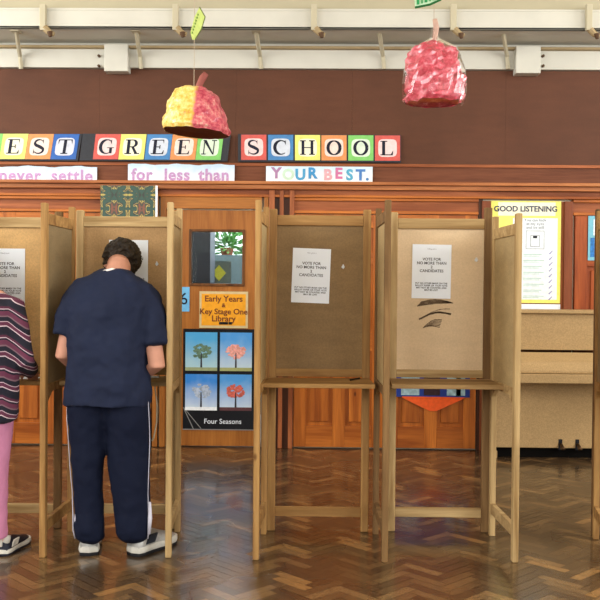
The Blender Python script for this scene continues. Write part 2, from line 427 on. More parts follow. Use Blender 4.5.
for k in range(320):
    a = rr.random()*6.28; e_ = rr.uniform(-.5, 1.4); rad = rr.uniform(.06, .26)
    c = Vector((math.cos(a)*math.cos(e_)*rad, math.sin(a)*math.cos(e_)*rad, 0.1+math.sin(e_)*rad*1.1))
    c.z = max(c.z, .03)
    d_ = (c - Vector((0,0,.1))).normalized(); s = d_.cross(Vector((rr.random(), rr.random(), rr.random()))).normalized()*.016
    d_.z = max(d_.z, -.3); v = [bm.verts.new(c - d_*.04), bm.verts.new(c+s), bm.verts.new(c+d_*.05), bm.verts.new(c-s)]
    bm.faces.new(v)
obj('foliage', bm, plain('leaf_green', srgb(64, 110, 52), .5, noise_amt=.3), pl)
py_ = W(219, 273, WY+1.1)
bm = B(); prism(bm, [(-.07, 0), (0, -.08), (.07, 0), (0, .08)], 0, .01, Matrix.Translation(py_))
o = obj('yellow_notice', bm, plain('yellow_notice', srgb(190, 190, 70), .6)); recentre(o)
# it hangs on a thin screen panel
bm = B(); box(bm, py_.x-.1, py_.x+.12, WY+1.115, WY+1.13, 0, py_.z+.12); o2 = obj('grey_screen', bm, plain('screen_grey', srgb(96, 108, 104), .6)); recentre(o2); tag(o2, 'narrow grey screen behind the door window', 'screen')
tag(o, 'small yellow diamond notice on the screen behind the door window', 'notice')

# ------------------------------------------------------------------ white painted steelwork above
bm = B(); box(bm, XL, XR, WY-.06, WY, zt(70), zt(51)); box(bm, XL, XR, WY-.03, WY, zt(51), zt(44))
struct('trim_16', bm, white_paint, label='white painted fascia along the top of the brown board')
bm = B(); box(bm, XL, XR, WY-.11, WY-.0, zt(49, 7.85), zt(46.5, 7.85)); struct('trim_17', bm, drab_paint, bevel=.004)
bm = B(); box(bm, XL, XR, WY-.02, WY, zt(44), zt(31)); struct('trim_18', bm, drab_paint)
YBM = 7.45
zq = lambda py: at(300, py, YBM).z
bm = B()
box(bm, XL, XR, YBM, YBM+.035, zq(29), zq(11)); box(bm, XL, XR, YBM, WY, zq(29), zq(26.5)); box(bm, XL, XR, YBM, WY-.1, zq(11), zq(8.5))
beam = struct('trim_19', bm, white_paint, label='white painted steel beam running across under the ceiling', bevel=.004)
bm = B(); box(bm, XL, XR, YBM+.05, WY, zq(8.5), ZC)
struct('trim_20', bm, plain('upper_board', srgb(176, 168, 142), .6, noise_amt=.04, scale=3))
rust = plain('rusty_bolt', srgb(84, 60, 40), .7)
for px in (44, 176, 314, 453, 588):
    x = at(px, 18, YBM).x
    bm = B(); box(bm, x-.024, x+.024, YBM-.045, YBM, at(px, 30, YBM-.04).z, at(px, 4, YBM-.04).z)
    s = obj('strap', bm, cream, beam, bevel=.004)
    bm = B(); tube(bm, [(x+.01, YBM-.02, zq(29)), (x+.05, YBM-.02, zq(34)), (x+.09, YBM-.02, zq(36))], [.03, .026, .02], 8); obj('clamp', bm, drab_paint, s, bevel=.002)
    bm = B(); tube(bm, [(x+.06, YBM-.04, zq(34)), (x+.065, YBM-.04, zq(39))], [.024, .014], 8); obj('bolt', bm, rust, s)
for px in (18, 138, 258, 381, 505):
    t0 = at(px-2, 30, YBM+.1); t1 = at(px+3, 69, WY-.08)
    bm = B(); tube(bm, [t0, at(px, 44, YBM+.25), at(px+2, 56, WY-.09), t1], .019, 6)
    box(bm, t0.x-.035, t0.x+.035, YBM+.05, YBM+.15, t0.z-.02, t0.z+.01)
    obj('strut', bm, cream, beam)
for a, c, y0, y1 in ((104, 128, 71, 44), (516, 541, 73, 46)):
    p, q = at(a, y0, WY-.14), at(c, y1, WY-.14)
    bm = B(); box(bm, p.x, q.x, WY-.14, WY-.02, p.z, q.z)
    obj('end_block', bm, white_paint, beam, bevel=.005)
for px in (99, 543):
    for py in (56, 66):
        p = at(px, py, WY-.07); bm = B(); tube(bm, [(p.x, WY-.06, p.z), (p.x, WY-.085, p.z)], .012, 8); obj('bolt', bm, rust, beam)

# ------------------------------------------------------------------ serif letters
def arc(cx, cy, rx, ry, a0, a1, n=14):
    return [(cx+rx*math.cos(R(a0+(a1-a0)*k/n)), cy+ry*math.sin(R(a0+(a1-a0)*k/n))) for k in range(n+1)]
def stroke(pts, ws):
    out = []
    if not hasattr(ws, '__len__'): ws = [ws]*len(pts)
    L_, R_ = [], []
    for i, p in enumerate(pts):
        a, c = pts[max(i-1, 0)], pts[min(i+1, len(pts)-1)]
        dx, dy = c[0]-a[0], c[1]-a[1]; l = math.hypot(dx, dy) or 1
        nx, ny = -dy/l*ws[i]/2, dx/l*ws[i]/2
        L_.append((p[0]+nx, p[1]+ny)); R_.append((p[0]-nx, p[1]-ny))
    for i in range(len(pts)-1): out.append([L_[i], L_[i+1], R_[i+1], R_[i]])
    return out
def rect(x0, y0, x1, y1): return [[(x0, y0), (x1, y0), (x1, y1), (x0, y1)]]
T, t = .2, .065
def ringw(n, lo=.07, hi=.21): return [lo+(hi-lo)*abs(math.cos(2*math.pi*k/n)) for k in range(n+1)]
def glyph(ch):
    if ch == 'E': return rect(.17, 0, .17+T, 1)+rect(.04, 1-t, .84, 1)+rect(.04, 0, .86, t)+rect(.3, .47, .62, .53)+[[(.84, 1), (.78, 1-t), (.84, .72)], [(.76, t), (.88, .3), (.87, t-.01)]]+rect(.57, .37, .63, .63)
    if ch == 'T': return rect(.4, 0, .6, 1)+rect(.04, 1-t, .96, 1)+rect(.27, 0, .73, t)+[[(.04, 1), (.04, .68), (.12, 1-t)], [(.96, 1), (.88, 1-t), (.96, .68)]]
    if ch == 'H': return rect(.1, 0, .28, 1)+rect(.7, 0, .88, 1)+rect(.28, .47, .7, .53)+rect(0, 0, .38, t)+rect(0, 1-t, .38, 1)+rect(.6, 0, .98, t)+rect(.6, 1-t, .98, 1)
    if ch == 'L': return rect(.14, 0, .34, 1)+rect(.02, 0, .84, t)+rect(.02, 1-t, .48, 1)+[[(.72, t), (.87, .34), (.86, t-.01)]]
    if ch == 'N': return rect(.12, 0, .18, 1)+rect(.76, 0, .82, 1)+[[(.04, 1), (.26, 1), (.82, 0), (.74, 0)]]+rect(0, 0, .3, t)+rect(.62, 1-t, .96, 1)
    if ch == 'O': return stroke(arc(.5, .5, .4, .47, 0, 360, 28), ringw(28))
    if ch == 'C': return stroke(arc(.53, .5, .42, .47, 50, 310, 22), [.06, .07, .08]+[.07+.15*math.sin(math.pi*k/16) for k in range(17)]+[.07, .05, .03])+[[(.84, 1), (.74, .88), (.84, .66)]]
    if ch == 'G': return stroke(arc(.5, .5, .42, .47, 52, 300, 22), [.06, .07, .08]+[.07+.15*math.sin(math.pi*k/16) for k in range(17)]+[.07, .06, .06])+[[(.8, 1), (.7, .88), (.8, .66)]]+rect(.68, .04, .86, .44)+rect(.52, .4, .98, .45)
    if ch == 'R': return rect(.14, 0, .34, 1)+rect(.02, 0, .46, t)+rect(.02, 1-t, .5, 1)+stroke([(.34, .97)]+arc(.5, .735, .24, .235, 90, -90, 12)+[(.34, .5)], [.06, .07]+[.07+.13*math.sin(math.pi*k/10) for k in range(11)]+[.07, .06])+[[(.42, .5), (.6, .5), (.9, 0), (.7, 0)]]+rect(.66, 0, 1.0, t)
    if ch == 'S': return stroke(arc(.46, .74, .28, .23, 35, 200, 12)+[(.3, .58), (.5, .5), (.68, .4)]+arc(.48, .26, .3, .23, 20, -150, 12), [.06, .05, .06, .07, .09, .1, .12, .13, .14, .14, .15, .16, .18, .2, .22, .2, .18, .16, .15, .14, .13, .12, .11, .1, .09, .08, .07, .06, .05])+[[(.74, 1), (.66, .9), (.74, .68)], [(.14, 0), (.22, .1), (.14, .34)]]
TC = {'red': srgb(206, 92, 84), 'yellow': srgb(232, 228, 120), 'orange': srgb(222, 148, 92), 'blue': srgb(72, 130, 186), 'deep': srgb(52, 100, 176), 'green': srgb(128, 200, 108)}
charcoal = plain('charcoal_card', srgb(52, 54, 60), .6)
def sign(label, bx0, bx1, ytop, ybot, letters, yoff=0, skew=0.0, Y=WY-.05):
    """letters: (char, colour, px centre)"""
    p, q = at(bx0, ybot, Y), at(bx1, ytop, Y)
    s = empty('letter_sign', ((p.x+q.x)/2, Y+.01, p.z)); tag(s, label, 'sign', 'letter boards spelling the school name')
    inv = Matrix.Translation(-Vector(s.location)); h = q.z-p.z
    def sk(px, py):
        a = at(px, py, Y); return (a.x + skew*(a.z-(p.z+h/2)), a.z)
    bm = B(); a, b2, c, d_ = sk(bx0, ybot), sk(bx1, ybot+(bx1-bx0)*.006), sk(bx1, ytop+(bx1-bx0)*.006), sk(bx0, ytop)
    prism(bm, [a, b2, c, d_], Y, Y+.02, inv); obj('board', bm, charcoal, s)
    for ch, colr, cx in letters:
        yc = (ytop+ybot)/2 + (cx-bx0)*.006 - .5
        hw, hh = (12.6, 12.6)
        bm = B(); prism(bm, [sk(cx-hw, yc+hh), sk(cx+hw, yc+hh), sk(cx+hw, yc-hh), sk(cx-hw, yc-hh)], Y-.004, Y, inv)
        # pale rounded card behind the letter
        r_ = []
        for k in range(20):
            aa = 2*math.pi*k/20; cc, ss = math.cos(aa), math.sin(aa)
            r_.append(sk(cx+9.4*math.copysign(abs(cc)**.45, cc), yc-8.9*math.copysign(abs(ss)**.45, ss)))
        prism(bm, r_, Y-.005, Y-.004, inv, 1)
        ti = obj('letter_tile', bm, [plain('tile_'+colr, TC[colr], .5), plain('tile_inner_'+colr, tuple(.66*.9+.34*v for v in TC[colr]), .5)], s)
        bm = B(); w_, h_ = 15.0, 14.5
        for poly in glyph(ch):
            pts = [sk(cx-w_/2+u*w_, yc+h_/2-v*h_) for u, v in poly]
            try: prism(bm, pts, Y-.0065, Y-.005, inv)
            except ValueError: pass
        obj('letter', bm, navy_ink, ti)
    return s
sign('dark board with coloured tiles ending in the letters EST, far left', -62, 80, 133, 160, [('R', 'green', -11), ('E', 'yellow', 14), ('S', 'orange', 39.5), ('T', 'deep', 65)], skew=.16)
sign('dark board of coloured tiles spelling GREEN above the flush door', 81, 229, 133.6, 160.5, [('G', 'red', 107), ('R', 'yellow', 132.5), ('E', 'blue', 158.5), ('E', 'orange', 184), ('N', 'green', 209.5)], skew=.12)
sign('dark board of coloured tiles spelling SCHOOL', 238, 401, 134, 161.5, [('S', 'red', 253.8), ('C', 'blue', 280.7), ('H', 'yellow', 307.6), ('O', 'orange', 334), ('O', 'green', 360.8), ('L', 'red', 387.5)], skew=.0)

# ------------------------------------------------------------------ paper banners
def sheet(name, px0, py0, px1, py1, Y, mat, label, cat, group=None, th=.004, rot=0, bow=0):
    """top-level paper on a plane Y; returns (empty, w, h) with origin at the bottom centre"""
    c = at((px0+px1)/2, (py0+py1)/2, Y); a, b2 = at(px0, py1, Y), at(px1, py0, Y)
    w_, h_ = abs(at(px1, (py0+py1)/2, Y).x-at(px0, (py0+py1)/2, Y).x), abs(at((px0+px1)/2, py0, Y).z-at((px0+px1)/2, py1, Y).z)
    e_ = empty(name, (c.x, Y, c.z)); e_.rotation_euler = (0, R(rot), 0)
    tag(e_, label, cat, group)
    bm = B()
    if bow:
        n_ = 24; top = [(-w_/2+w_*k/n_, h_/2+bow*math.sin(k*.7)+bow*.5*math.sin(k*1.9)) for k in range(n_+1)]
        bot = [(-w_/2+w_*k/n_, -h_/2+bow*.6*math.sin(k*.9+1)) for k in range(n_+1)]
        prism(bm, bot + top[::-1], -th, 0)
    else: box(bm, -w_/2, w_/2, -th, 0, -h_/2, h_/2)
    obj('paper_sheet', bm, mat, e_)
    return e_, w_, h_
# banner paper: pale blue at the upper edge fading to white (sheet's own printing)
def banner_mat(name, top, bot, hh):
    m, nt, b = new_mat(name); tc = nt.nodes.new('ShaderNodeTexCoord'); sx = nt.nodes.new('ShaderNodeSeparateXYZ'); nt.links.new(tc.outputs['Object'], sx.inputs[0])
    n = nt.nodes.new('ShaderNodeTexNoise'); n.inputs['Scale'].default_value = 14; nt.links.new(tc.outputs['Object'], n.inputs['Vector'])
    ma = nt.nodes.new('ShaderNodeMath'); ma.operation = 'MULTIPLY_ADD'; ma.inputs[1].default_value = hh*.9; nt.links.new(n.outputs[0], ma.inputs[0]); nt.links.new(sx.outputs['Z'], ma.inputs[2])
    mr = nt.nodes.new('ShaderNodeMapRange'); mr.inputs[1].default_value = 0; mr.inputs[2].default_value = hh*.95; nt.links.new(ma.outputs[0], mr.inputs[0])
    r = nt.nodes.new('ShaderNodeValToRGB'); r.color_ramp.elements[0].color = bot+(1,); r.color_ramp.elements[1].color = top+(1,)
    nt.links.new(mr.outputs[0], r.inputs[0]); nt.links.new(r.outputs[0], b.inputs['Base Color']); b.inputs['Roughness'].default_value = .6
    return m
bpaper = banner_mat('banner_paper', srgb(192, 218, 240), srgb(240, 236, 244), .13)
bp2 = banner_mat('banner_paper_pale', srgb(205, 228, 242), srgb(244, 244, 244), .13)
lilac = plain('lilac_letters', srgb(190, 150, 196), .6, noise_amt=.2, scale=60)
e_, w_, h_ = sheet('paper_banner', -30, 166.5, 97, 181.5, WY-.05, bpaper, 'white paper banner with lilac lettering never settle', 'banner', 'motto banners on the wall', bow=.006)
for wd_, px in (('never', 20), ('settle', 72)): put_text('lettering', wd_, .145, (W(px, 174, WY-.05).x-e_.location.x, -.006, -.018), lilac, e_, bold=.004, spacing=1.12)
e_, w_, h_ = sheet('paper_banner', 128, 164.5, 234.5, 181.5, WY-.055, bpaper, 'white paper banner reading for less than above the flush door', 'banner', 'motto banners on the wall', bow=.005)
for wd_, px in (('for', 142), ('less', 177), ('than', 214)): put_text('lettering', wd_, .14, (W(px, 174, WY-.055).x-e_.location.x, -.006, -.02), lilac, e_, bold=.004, spacing=1.1)
e_, w_, h_ = sheet('paper_banner', 266, 166.5, 372.5, 182, WY-.055, bp2, 'white paper banner with multicoloured letters YOUR BEST', 'banner', 'motto banners on the wall')
cs = [('Y', (170, 130, 170)), ('O', (196, 224, 204)), ('U', (80, 160, 205)), ('R', (70, 150, 205)), (' ', 0), ('B', (220, 170, 180)), ('E', (205, 120, 165)), ('S', (90, 170, 205)), ('T', (80, 130, 195)), ('.', (70, 130, 190))]
xs_ = [-.375, -.27, -.165, -.06, 0, .075, .17, .265, .36, .42]
for (ch, c_), x_ in zip(cs, xs_):
    if ch == ' ': continue
    put_text('lettering', ch, .13, (x_, -.006, -.004 + (.008 if ch in 'YRE' else -.005)), plain('letter_'+ch, srgb(*c_), .6), e_, bold=.005)

# ------------------------------------------------------------------ green patterned poster
m, nt, b = new_mat('kaleidoscope'); L = nt.links.new; N = nt.nodes.new
tc = N('ShaderNodeTexCoord'); sx = N('ShaderNodeSeparateXYZ'); L(tc.outputs['Object'], sx.inputs[0])
pp_ = N('ShaderNodeMath'); pp_.operation = 'PINGPONG'; pp_.inputs[1].default_value = .12; L(sx.outputs['X'], pp_.inputs[0])
pq_ = N('ShaderNodeMath'); pq_.operation = 'PINGPONG'; pq_.inputs[1].default_value = .12; L(sx.outputs['Z'], pq_.inputs[0])
cx_ = N('ShaderNodeCombineXYZ'); L(pp_.outputs[0], cx_.inputs[0]); L(pq_.outputs[0], cx_.inputs[2])
n = N('ShaderNodeTexNoise'); n.inputs['Scale'].default_value = 16; n.inputs['Detail'].default_value = 2; n.inputs['Distortion'].default_value = .6; L(cx_.outputs[0], n.inputs['Vector'])
r = N('ShaderNodeValToRGB'); cr = r.color_ramp; cr.interpolation = 'EASE'
cr.elements[0].position = .3; cr.elements[0].color = srgb(20, 26, 18)+(1,); cr.elements[1].position = .72; cr.elements[1].color = srgb(120, 60, 30)+(1,)
for p_, c_ in ((.38, (12, 62, 40)), (.47, (10, 66, 52)), (.5, (24, 30, 20)), (.53, (196, 178, 80)), (.56, (96, 60, 28)), (.6, (14, 50, 34))):
    e = cr.elements.new(p_); e.color = srgb(*c_)+(1,)
L(n.outputs[0], r.inputs[0]); L(r.outputs[0], b.inputs['Base Color']); b.inputs['Roughness'].default_value = .35
e_, w_, h_ = sheet('patterned_poster', 100.5, 185.5, 155.5, 232, WY-.13, m, 'green and yellow kaleidoscope patterned poster above the polling booths', 'poster')
bm = B(); box(bm, w_/2, w_/2+.018, -.006, 0, -h_/2, h_/2); obj('edge_strip', bm, paper, e_)
bm = B(); box(bm, -w_/2, w_/2+.018, 0, .01, -h_/2, h_/2); obj('backing_board', bm, darkw('z'), e_)

# ------------------------------------------------------------------ posters on the flush door
YD = WY-.022
e_, w_, h_ = sheet('library_sign', 199.5, 291.5, 248, 328, YD, plain('frame_cream', srgb(206, 186, 140), .5), 'orange framed sign reading Early Years and Key Stage One Library', 'sign', th=.01)
bm = B(); box(bm, -w_/2+.02, w_/2-.02, -.012, -.01, -h_/2+.022, h_/2-.022); obj('orange_card', bm, plain('amber_card', srgb(232, 160, 34), .5), e_)
brn = plain('brown_ink', srgb(110, 52, 30), .6)
for tx, zz, sz in (('Early Years', .095, .074), ('&', .038, .05), ('Key Stage One', -.018, .07), ('Library', -.08, .074)):
    put_text('lettering', tx, sz, (0, -.013, zz), brn, e_, bold=.0012)
bm = B(); box(bm, -.04, .04, -.014, -.012, -.13, -.107); box(bm, .045, .075, -.014, -.012, -.13, -.107); obj('black_label', bm, black_card, e_)
e_, w_, h_ = sheet('number_card', 179.5, 287, 189.5, 311.5, YD, plain('sky_card', srgb(110, 180, 226), .5), 'light blue card with number 6 on the flush door', 'sign', th=.003)
put_text('lettering', '6', .15, (-.006, -.004, 0), navy_ink, e_)
e_, w_, h_ = sheet('four_seasons_poster', 183, 329, 254, 430, YD, black_card, 'black Four Seasons poster with four blue tree pictures on the door', 'poster', th=.004)
def sky_mat(name, top, bot, hz, rng):
    m, nt, b = new_mat(name); tc = nt.nodes.new('ShaderNodeTexCoord'); sx = nt.nodes.new('ShaderNodeSeparateXYZ'); nt.links.new(tc.outputs['Object'], sx.inputs[0])
    mr = nt.nodes.new('ShaderNodeMapRange'); mr.inputs[1].default_value = hz-rng/2; mr.inputs[2].default_value = hz+rng/2; nt.links.new(sx.outputs['Z'], mr.inputs[0])
    n = nt.nodes.new('ShaderNodeTexNoise'); n.inputs['Scale'].default_value = 9; nt.links.new(tc.outputs['Object'], n.inputs['Vector'])
    ma = nt.nodes.new('ShaderNodeMath'); ma.operation = 'MULTIPLY_ADD'; ma.inputs[1].default_value = .5; ma.inputs[2].default_value = -.25; nt.links.new(n.outputs[0], ma.inputs[0])
    ad = nt.nodes.new('ShaderNodeMath'); ad.operation = 'ADD'; nt.links.new(ma.outputs[0], ad.inputs[0]); nt.links.new(mr.outputs[0], ad.inputs[1])
    r = nt.nodes.new('ShaderNodeValToRGB'); r.color_ramp.elements[0].color = bot+(1,); r.color_ramp.elements[1].color = top+(1,)
    nt.links.new(ad.outputs[0], r.inputs[0]); nt.links.new(r.outputs[0], b.inputs['Base Color']); b.inputs['Roughness'].default_value = .4
    return m
hw, ph = w_/2, h_/2
cells = [(-hw+.02, -.012, ph-.37, ph-.03, (96, 124, 104), (70, 160, 215), (170, 205, 215), (150, 160, 120)),
         (.012, hw-.02, ph-.37, ph-.03, (226, 160, 150), (70, 150, 220), (190, 210, 225), (160, 165, 110)),
         (-hw+.02, -.012, ph-.72, ph-.4, (170, 184, 205), (44, 130, 215), (200, 216, 234), (236, 242, 248)),
         (.012, hw-.02, ph-.72, ph-.4, (196, 96, 82), (70, 150, 220), (196, 212, 232), (90, 56, 60))]
for k, (a, c, z0, z1, tree, top, bot, gnd) in enumerate(cells):
    bm = B(); box(bm, a, c, -.0055, -.004, z0, z1)
    pic = obj('picture', bm, sky_mat('sky_print_%s' % 'abcd'[k], srgb(*top), srgb(*bot), (z0+z1)/2-.02, .26), e_)
    bm = B(); box(bm, a, c, -.0062, -.0055, z0, z0+.03); obj('ground_strip', bm, plain('ground_print_%s' % 'abcd'[k], srgb(*gnd), .5), pic)
    bm = B(); cxm = (a+c)/2; zc = z0+.15
    for i in range(60):
        aa = rr.random()*6.28; q_ = math.sqrt(rr.random()); px_ = cxm+.08*q_*math.cos(aa); pz_ = zc+.02+.06*q_*math.sin(aa); s_ = rr.uniform(.01, .022)
        prism(bm, [(px_+s_*math.cos(t_*1.047), pz_+s_*.7*math.sin(t_*1.047)) for t_ in range(6)], -.0068-.00001*i, -.0062)
    obj('printed_tree', bm, plain('tree_print_%s' % 'abcd'[k], srgb(*tree), .5, noise_amt=.3, scale=60), pic)
    bm = B(); prism(bm, [(cxm-.008, z0+.03), (cxm+.008, z0+.03), (cxm+.004, zc+.01), (cxm-.004, zc+.01)], -.0078, -.0064); obj('printed_trunk', bm, plain('trunk_print', srgb(50, 50, 60), .5), pic)
me_ = put_text('lettering', 'Four Seasons', .062, (.04, -.0055, -ph+.075), paper, e_)
me_.data.transform(Matrix.Shear('XY', 4, (0, 0)))
bm = B()
for x0, x1 in ((-hw+.0, -hw+.09), (-hw+.0, -hw+.16)):
    prism(bm, [(x0, -ph+.2), (x0+.008, -ph+.2), (x1+.008, -ph+.01), (x1, -ph+.01)], -.006, -.004)
box(bm, -hw, hw, -.006, -.004, -ph, -ph+.008)
obj('crease', bm, plain('worn_edge', srgb(130, 130, 130), .6), e_)

# ------------------------------------------------------------------ listening poster, right sign, blue frieze and pennant
YP = WY-.026
e_, w_, h_ = sheet('listening_poster', 489.5, 201, 560.5, 303, YP, plain('poster_yellow', srgb(244, 238, 120), .5), 'tall yellow bordered GOOD LISTENING poster above the piano', 'poster', th=.004)
hw, ph = w_/2, h_/2
bm = B(); box(bm, -hw+.07, hw-.05, -.006, -.004, ph-.13, ph-.012); obj('title_strip', bm, plain('cream_paper', srgb(246, 244, 214), .5), e_)
put_text('lettering', 'GOOD LISTENING', .067, (0, -.0065, ph-.072), plain('slate_ink', srgb(60, 66, 92), .5), e_, bold=.002)
bm = B(); box(bm, -hw+.2, hw-.03, -.006, -.004, -ph+.03, ph-.15); obj('white_card', bm, plain('poster_white', srgb(232, 240, 244), .5), e_)
rc = .085
put_text('lettering', 'You can look\nat my eyes\nand be still', .036, (rc, -.0065, ph-.2), greyink, e_, line=.9)
def frame_rect(bm, x0, x1, z0, z1, t_, y0, y1):
    for a, b2, c, d_ in ((x0, x1, z0, z0+t_), (x0, x1, z1-t_, z1), (x0, x0+t_, z0, z1), (x1-t_, x1, z0, z1)): box(bm, a, b2, y0, y1, c, d_)
bm = B(); frame_rect(bm, rc-.08, rc+.08, ph-.42, ph-.26, .004, -.0065, -.006); frame_rect(bm, rc-.04, rc+.04, ph-.4, ph-.3, .004, -.0065, -.006)
obj('picture_outline', bm, greyink, e_)
bm = B(); box(bm, rc-.018, rc+.018, -.0068, -.006, ph-.325, ph-.305); obj('picture_mark', bm, black_card, e_)
bm = B()
for k in range(8):
    z_ = ph-.47-k*.052
    box(bm, rc-.1, rc+.06+.02*(k % 2), -.0065, -.006, z_, z_+.006); box(bm, rc-.1, rc+.04, -.0065, -.006, z_-.014, z_-.009)
obj('printed_lines', bm, plain('mint_ink', srgb(164, 200, 190), .6), e_)
bm = B()
for k in range(9):
    z_ = ph-.46-k*.05
    prism(bm, [(rc+.12, z_), (rc+.13, z_-.006), (rc+.155, z_+.025), (rc+.15, z_+.027)], -.0065, -.006)
obj('tick_marks', bm, plain('violet_ink', srgb(140, 140, 190), .6), e_)
e_, w_, h_ = sheet('white_sheet', 492, 304, 560, 322, WY-.024, paper, 'white paper sheet below the listening poster behind the piano', 'paper')
e_, w_, h_ = sheet('blue_sign', 588, 216, 603, 260.5, WY-.036, plain('pale_blue_card', srgb(120, 186, 206), .5), 'small blue and white sign on the far right door', 'sign')
bm = B(); box(bm, -w_/2+.045, w_/2-.015, -.006, -.004, h_/2-.17, h_/2-.03); obj('white_label', bm, paper, e_)
bm = B(); box(bm, -w_/2+.02, w_/2-.015, -.006, -.004, -h_/2+.03, h_/2-.19); obj('blue_picture', bm, plain('blue_print', srgb(50, 120, 190), .5, noise_amt=.35, scale=40), e_)
e_, w_, h_ = sheet('blue_photo_strip', 395.5, 345, 470, 397, WY-.036, plain('royal_blue', srgb(34, 58, 140), .5), 'royal blue display strip of photographs behind the right polling booth', 'poster')
cw = w_/4
for k, c_ in enumerate(((150, 180, 190), (52, 30, 36), (150, 184, 196))):
    x0 = -w_/2+.05+k*.2
    bm = B(); box(bm, x0, x0+.16 if k != 1 else x0+.14, -.006, -.004, -h_/2+.015, -h_/2+.2); obj('photograph', bm, plain('photo_%s' % 'abc'[k], srgb(*c_), .4, noise_amt=.3, scale=25), e_)
bm = B(); box(bm, w_/2-.12, w_/2-.08, -.006, -.004, -h_/2+.01, h_/2-.01); obj('green_band', bm, plain('dark_green_band', srgb(20, 80, 60), .5), e_)
bm = B(); c = at(433, 398, WY-.04); hw_ = at(464, 398, WY-.04).x-c.x; dz = c.z-at(433, 411, WY-.04).z
prism(bm, [(-hw_, 0), (hw_, -.003), (.03, -dz), (-.03, -dz)], -.004, 0); prism(bm, [(-hw_, .012), (hw_, .009), (hw_, -.003), (-hw_, 0)], -.007, .0)
o = obj('orange_pennant', bm, plain('orange_cloth', srgb(238, 96, 40), .7, noise_amt=.1)); o.location = c; tag(o, 'orange triangular pennant hanging below the blue photo strip', 'pennant')

# ------------------------------------------------------------------ piano
PY = 7.58
p0, p1 = at(491, 440, PY).x, at(640, 440, PY).x
pn = empty('upright_piano', ((p0+p1)/2, 7.72, 0)); tag(pn, 'light oak upright piano with closed lid against the back wall', 'piano')
Mi = Matrix.Translation((-(p0+p1)/2, -7.72, 0))
def pb(name, x0, x1, y0, y1, z0, z1, mat, parent=None, bevel=.004):
    bm = B(); box(bm, x0, x1, y0, y1, z0, z1, Mi); return obj(name, bm, mat, parent or pn, bevel=bevel)
ztop = at(550, 310, PY).z
pb('side_panel', p0, p0+.035, PY-.01, 7.875, .03, ztop-.025, lightoak('z'))
pb('side_panel', p1-.035, p1, PY-.01, 7.875, .03, ztop-.025, lightoak('z'))
pb('top_lid', p0-.015, p1+.015, PY-.03, 7.88, ztop-.028, ztop, lightoak('x'))
pb('upper_panel', p0+.035, p1-.035, PY, PY+.02, at(550, 350, PY).z, ztop-.028, lightoak('x'))
YK = 7.38
zk1 = at(550, 352, PY).z; zk0 = at(550, 383, YK).z
bm = B()
kz = at(550, 373, YK).z
pts = [(YK, kz-.005), (YK, kz+.02), (YK+.05, at(550, 362, YK+.05).z), (PY, zk1), (PY, kz-.005)]
a = [bm.verts.new(Mi @ Vector((p0+.035, y_, z_))) for y_, z_ in pts]; b2 = [bm.verts.new(Mi @ Vector((p1-.035, y_, z_))) for y_, z_ in pts]
bm.faces.new(a); bm.faces.new(b2[::-1])
for i in range(5): bm.faces.new((a[i], b2[i], b2[(i+1) % 5], a[(i+1) % 5]))
obj('keyboard_lid', bm, lightoak('x'), pn, bevel=.006)
pb('key_bed', p0-.01, p1+.01, YK-.03, PY, zk0, kz-.008, lightoak('x'))
pb('side_cheek', p0-.01, p0+.035, YK-.02, PY, kz-.008, zk1-.02, lightoak('y')); pb('side_cheek', p1-.035, p1+.01, YK-.02, PY, kz-.008, zk1-.02, lightoak('y'))
pb('lower_panel', p0+.035, p1-.035, PY, PY+.02, at(550, 448, PY).z, zk0, lightoak('x'))
pb('gap_block', p0+.02, p1-.02, PY+.03, 7.87, .0, .085, plain('gap_shade', srgb(10, 8, 7), .9, spec=.1))  # near-black colour puts the shade of the gap beneath the piano on a block
for s_ in (p0, p1-.05): pb('toe_block', s_, s_+.05, PY-.02, PY+.1, 0, .06, lightoak('z'))
for px in (562, 579):
    p = at(px, 442, PY-.05); bm = B()
    tube(bm, [Mi @ Vector((p.x, PY+.02, .13)), Mi @ Vector((p.x, PY-.03, .12)), Mi @ Vector((p.x, PY-.09, .09))], [.012, .014, .022], 10, ry=.5); obj('pedal', bm, plain('dark_brass', srgb(70, 52, 34), .4, .8), pn, True)
    bm = B(); box(bm, p.x-.016, p.x+.016, PY-.003, PY, .07, .16, Mi); obj('pedal_slot', bm, black_card, pn)

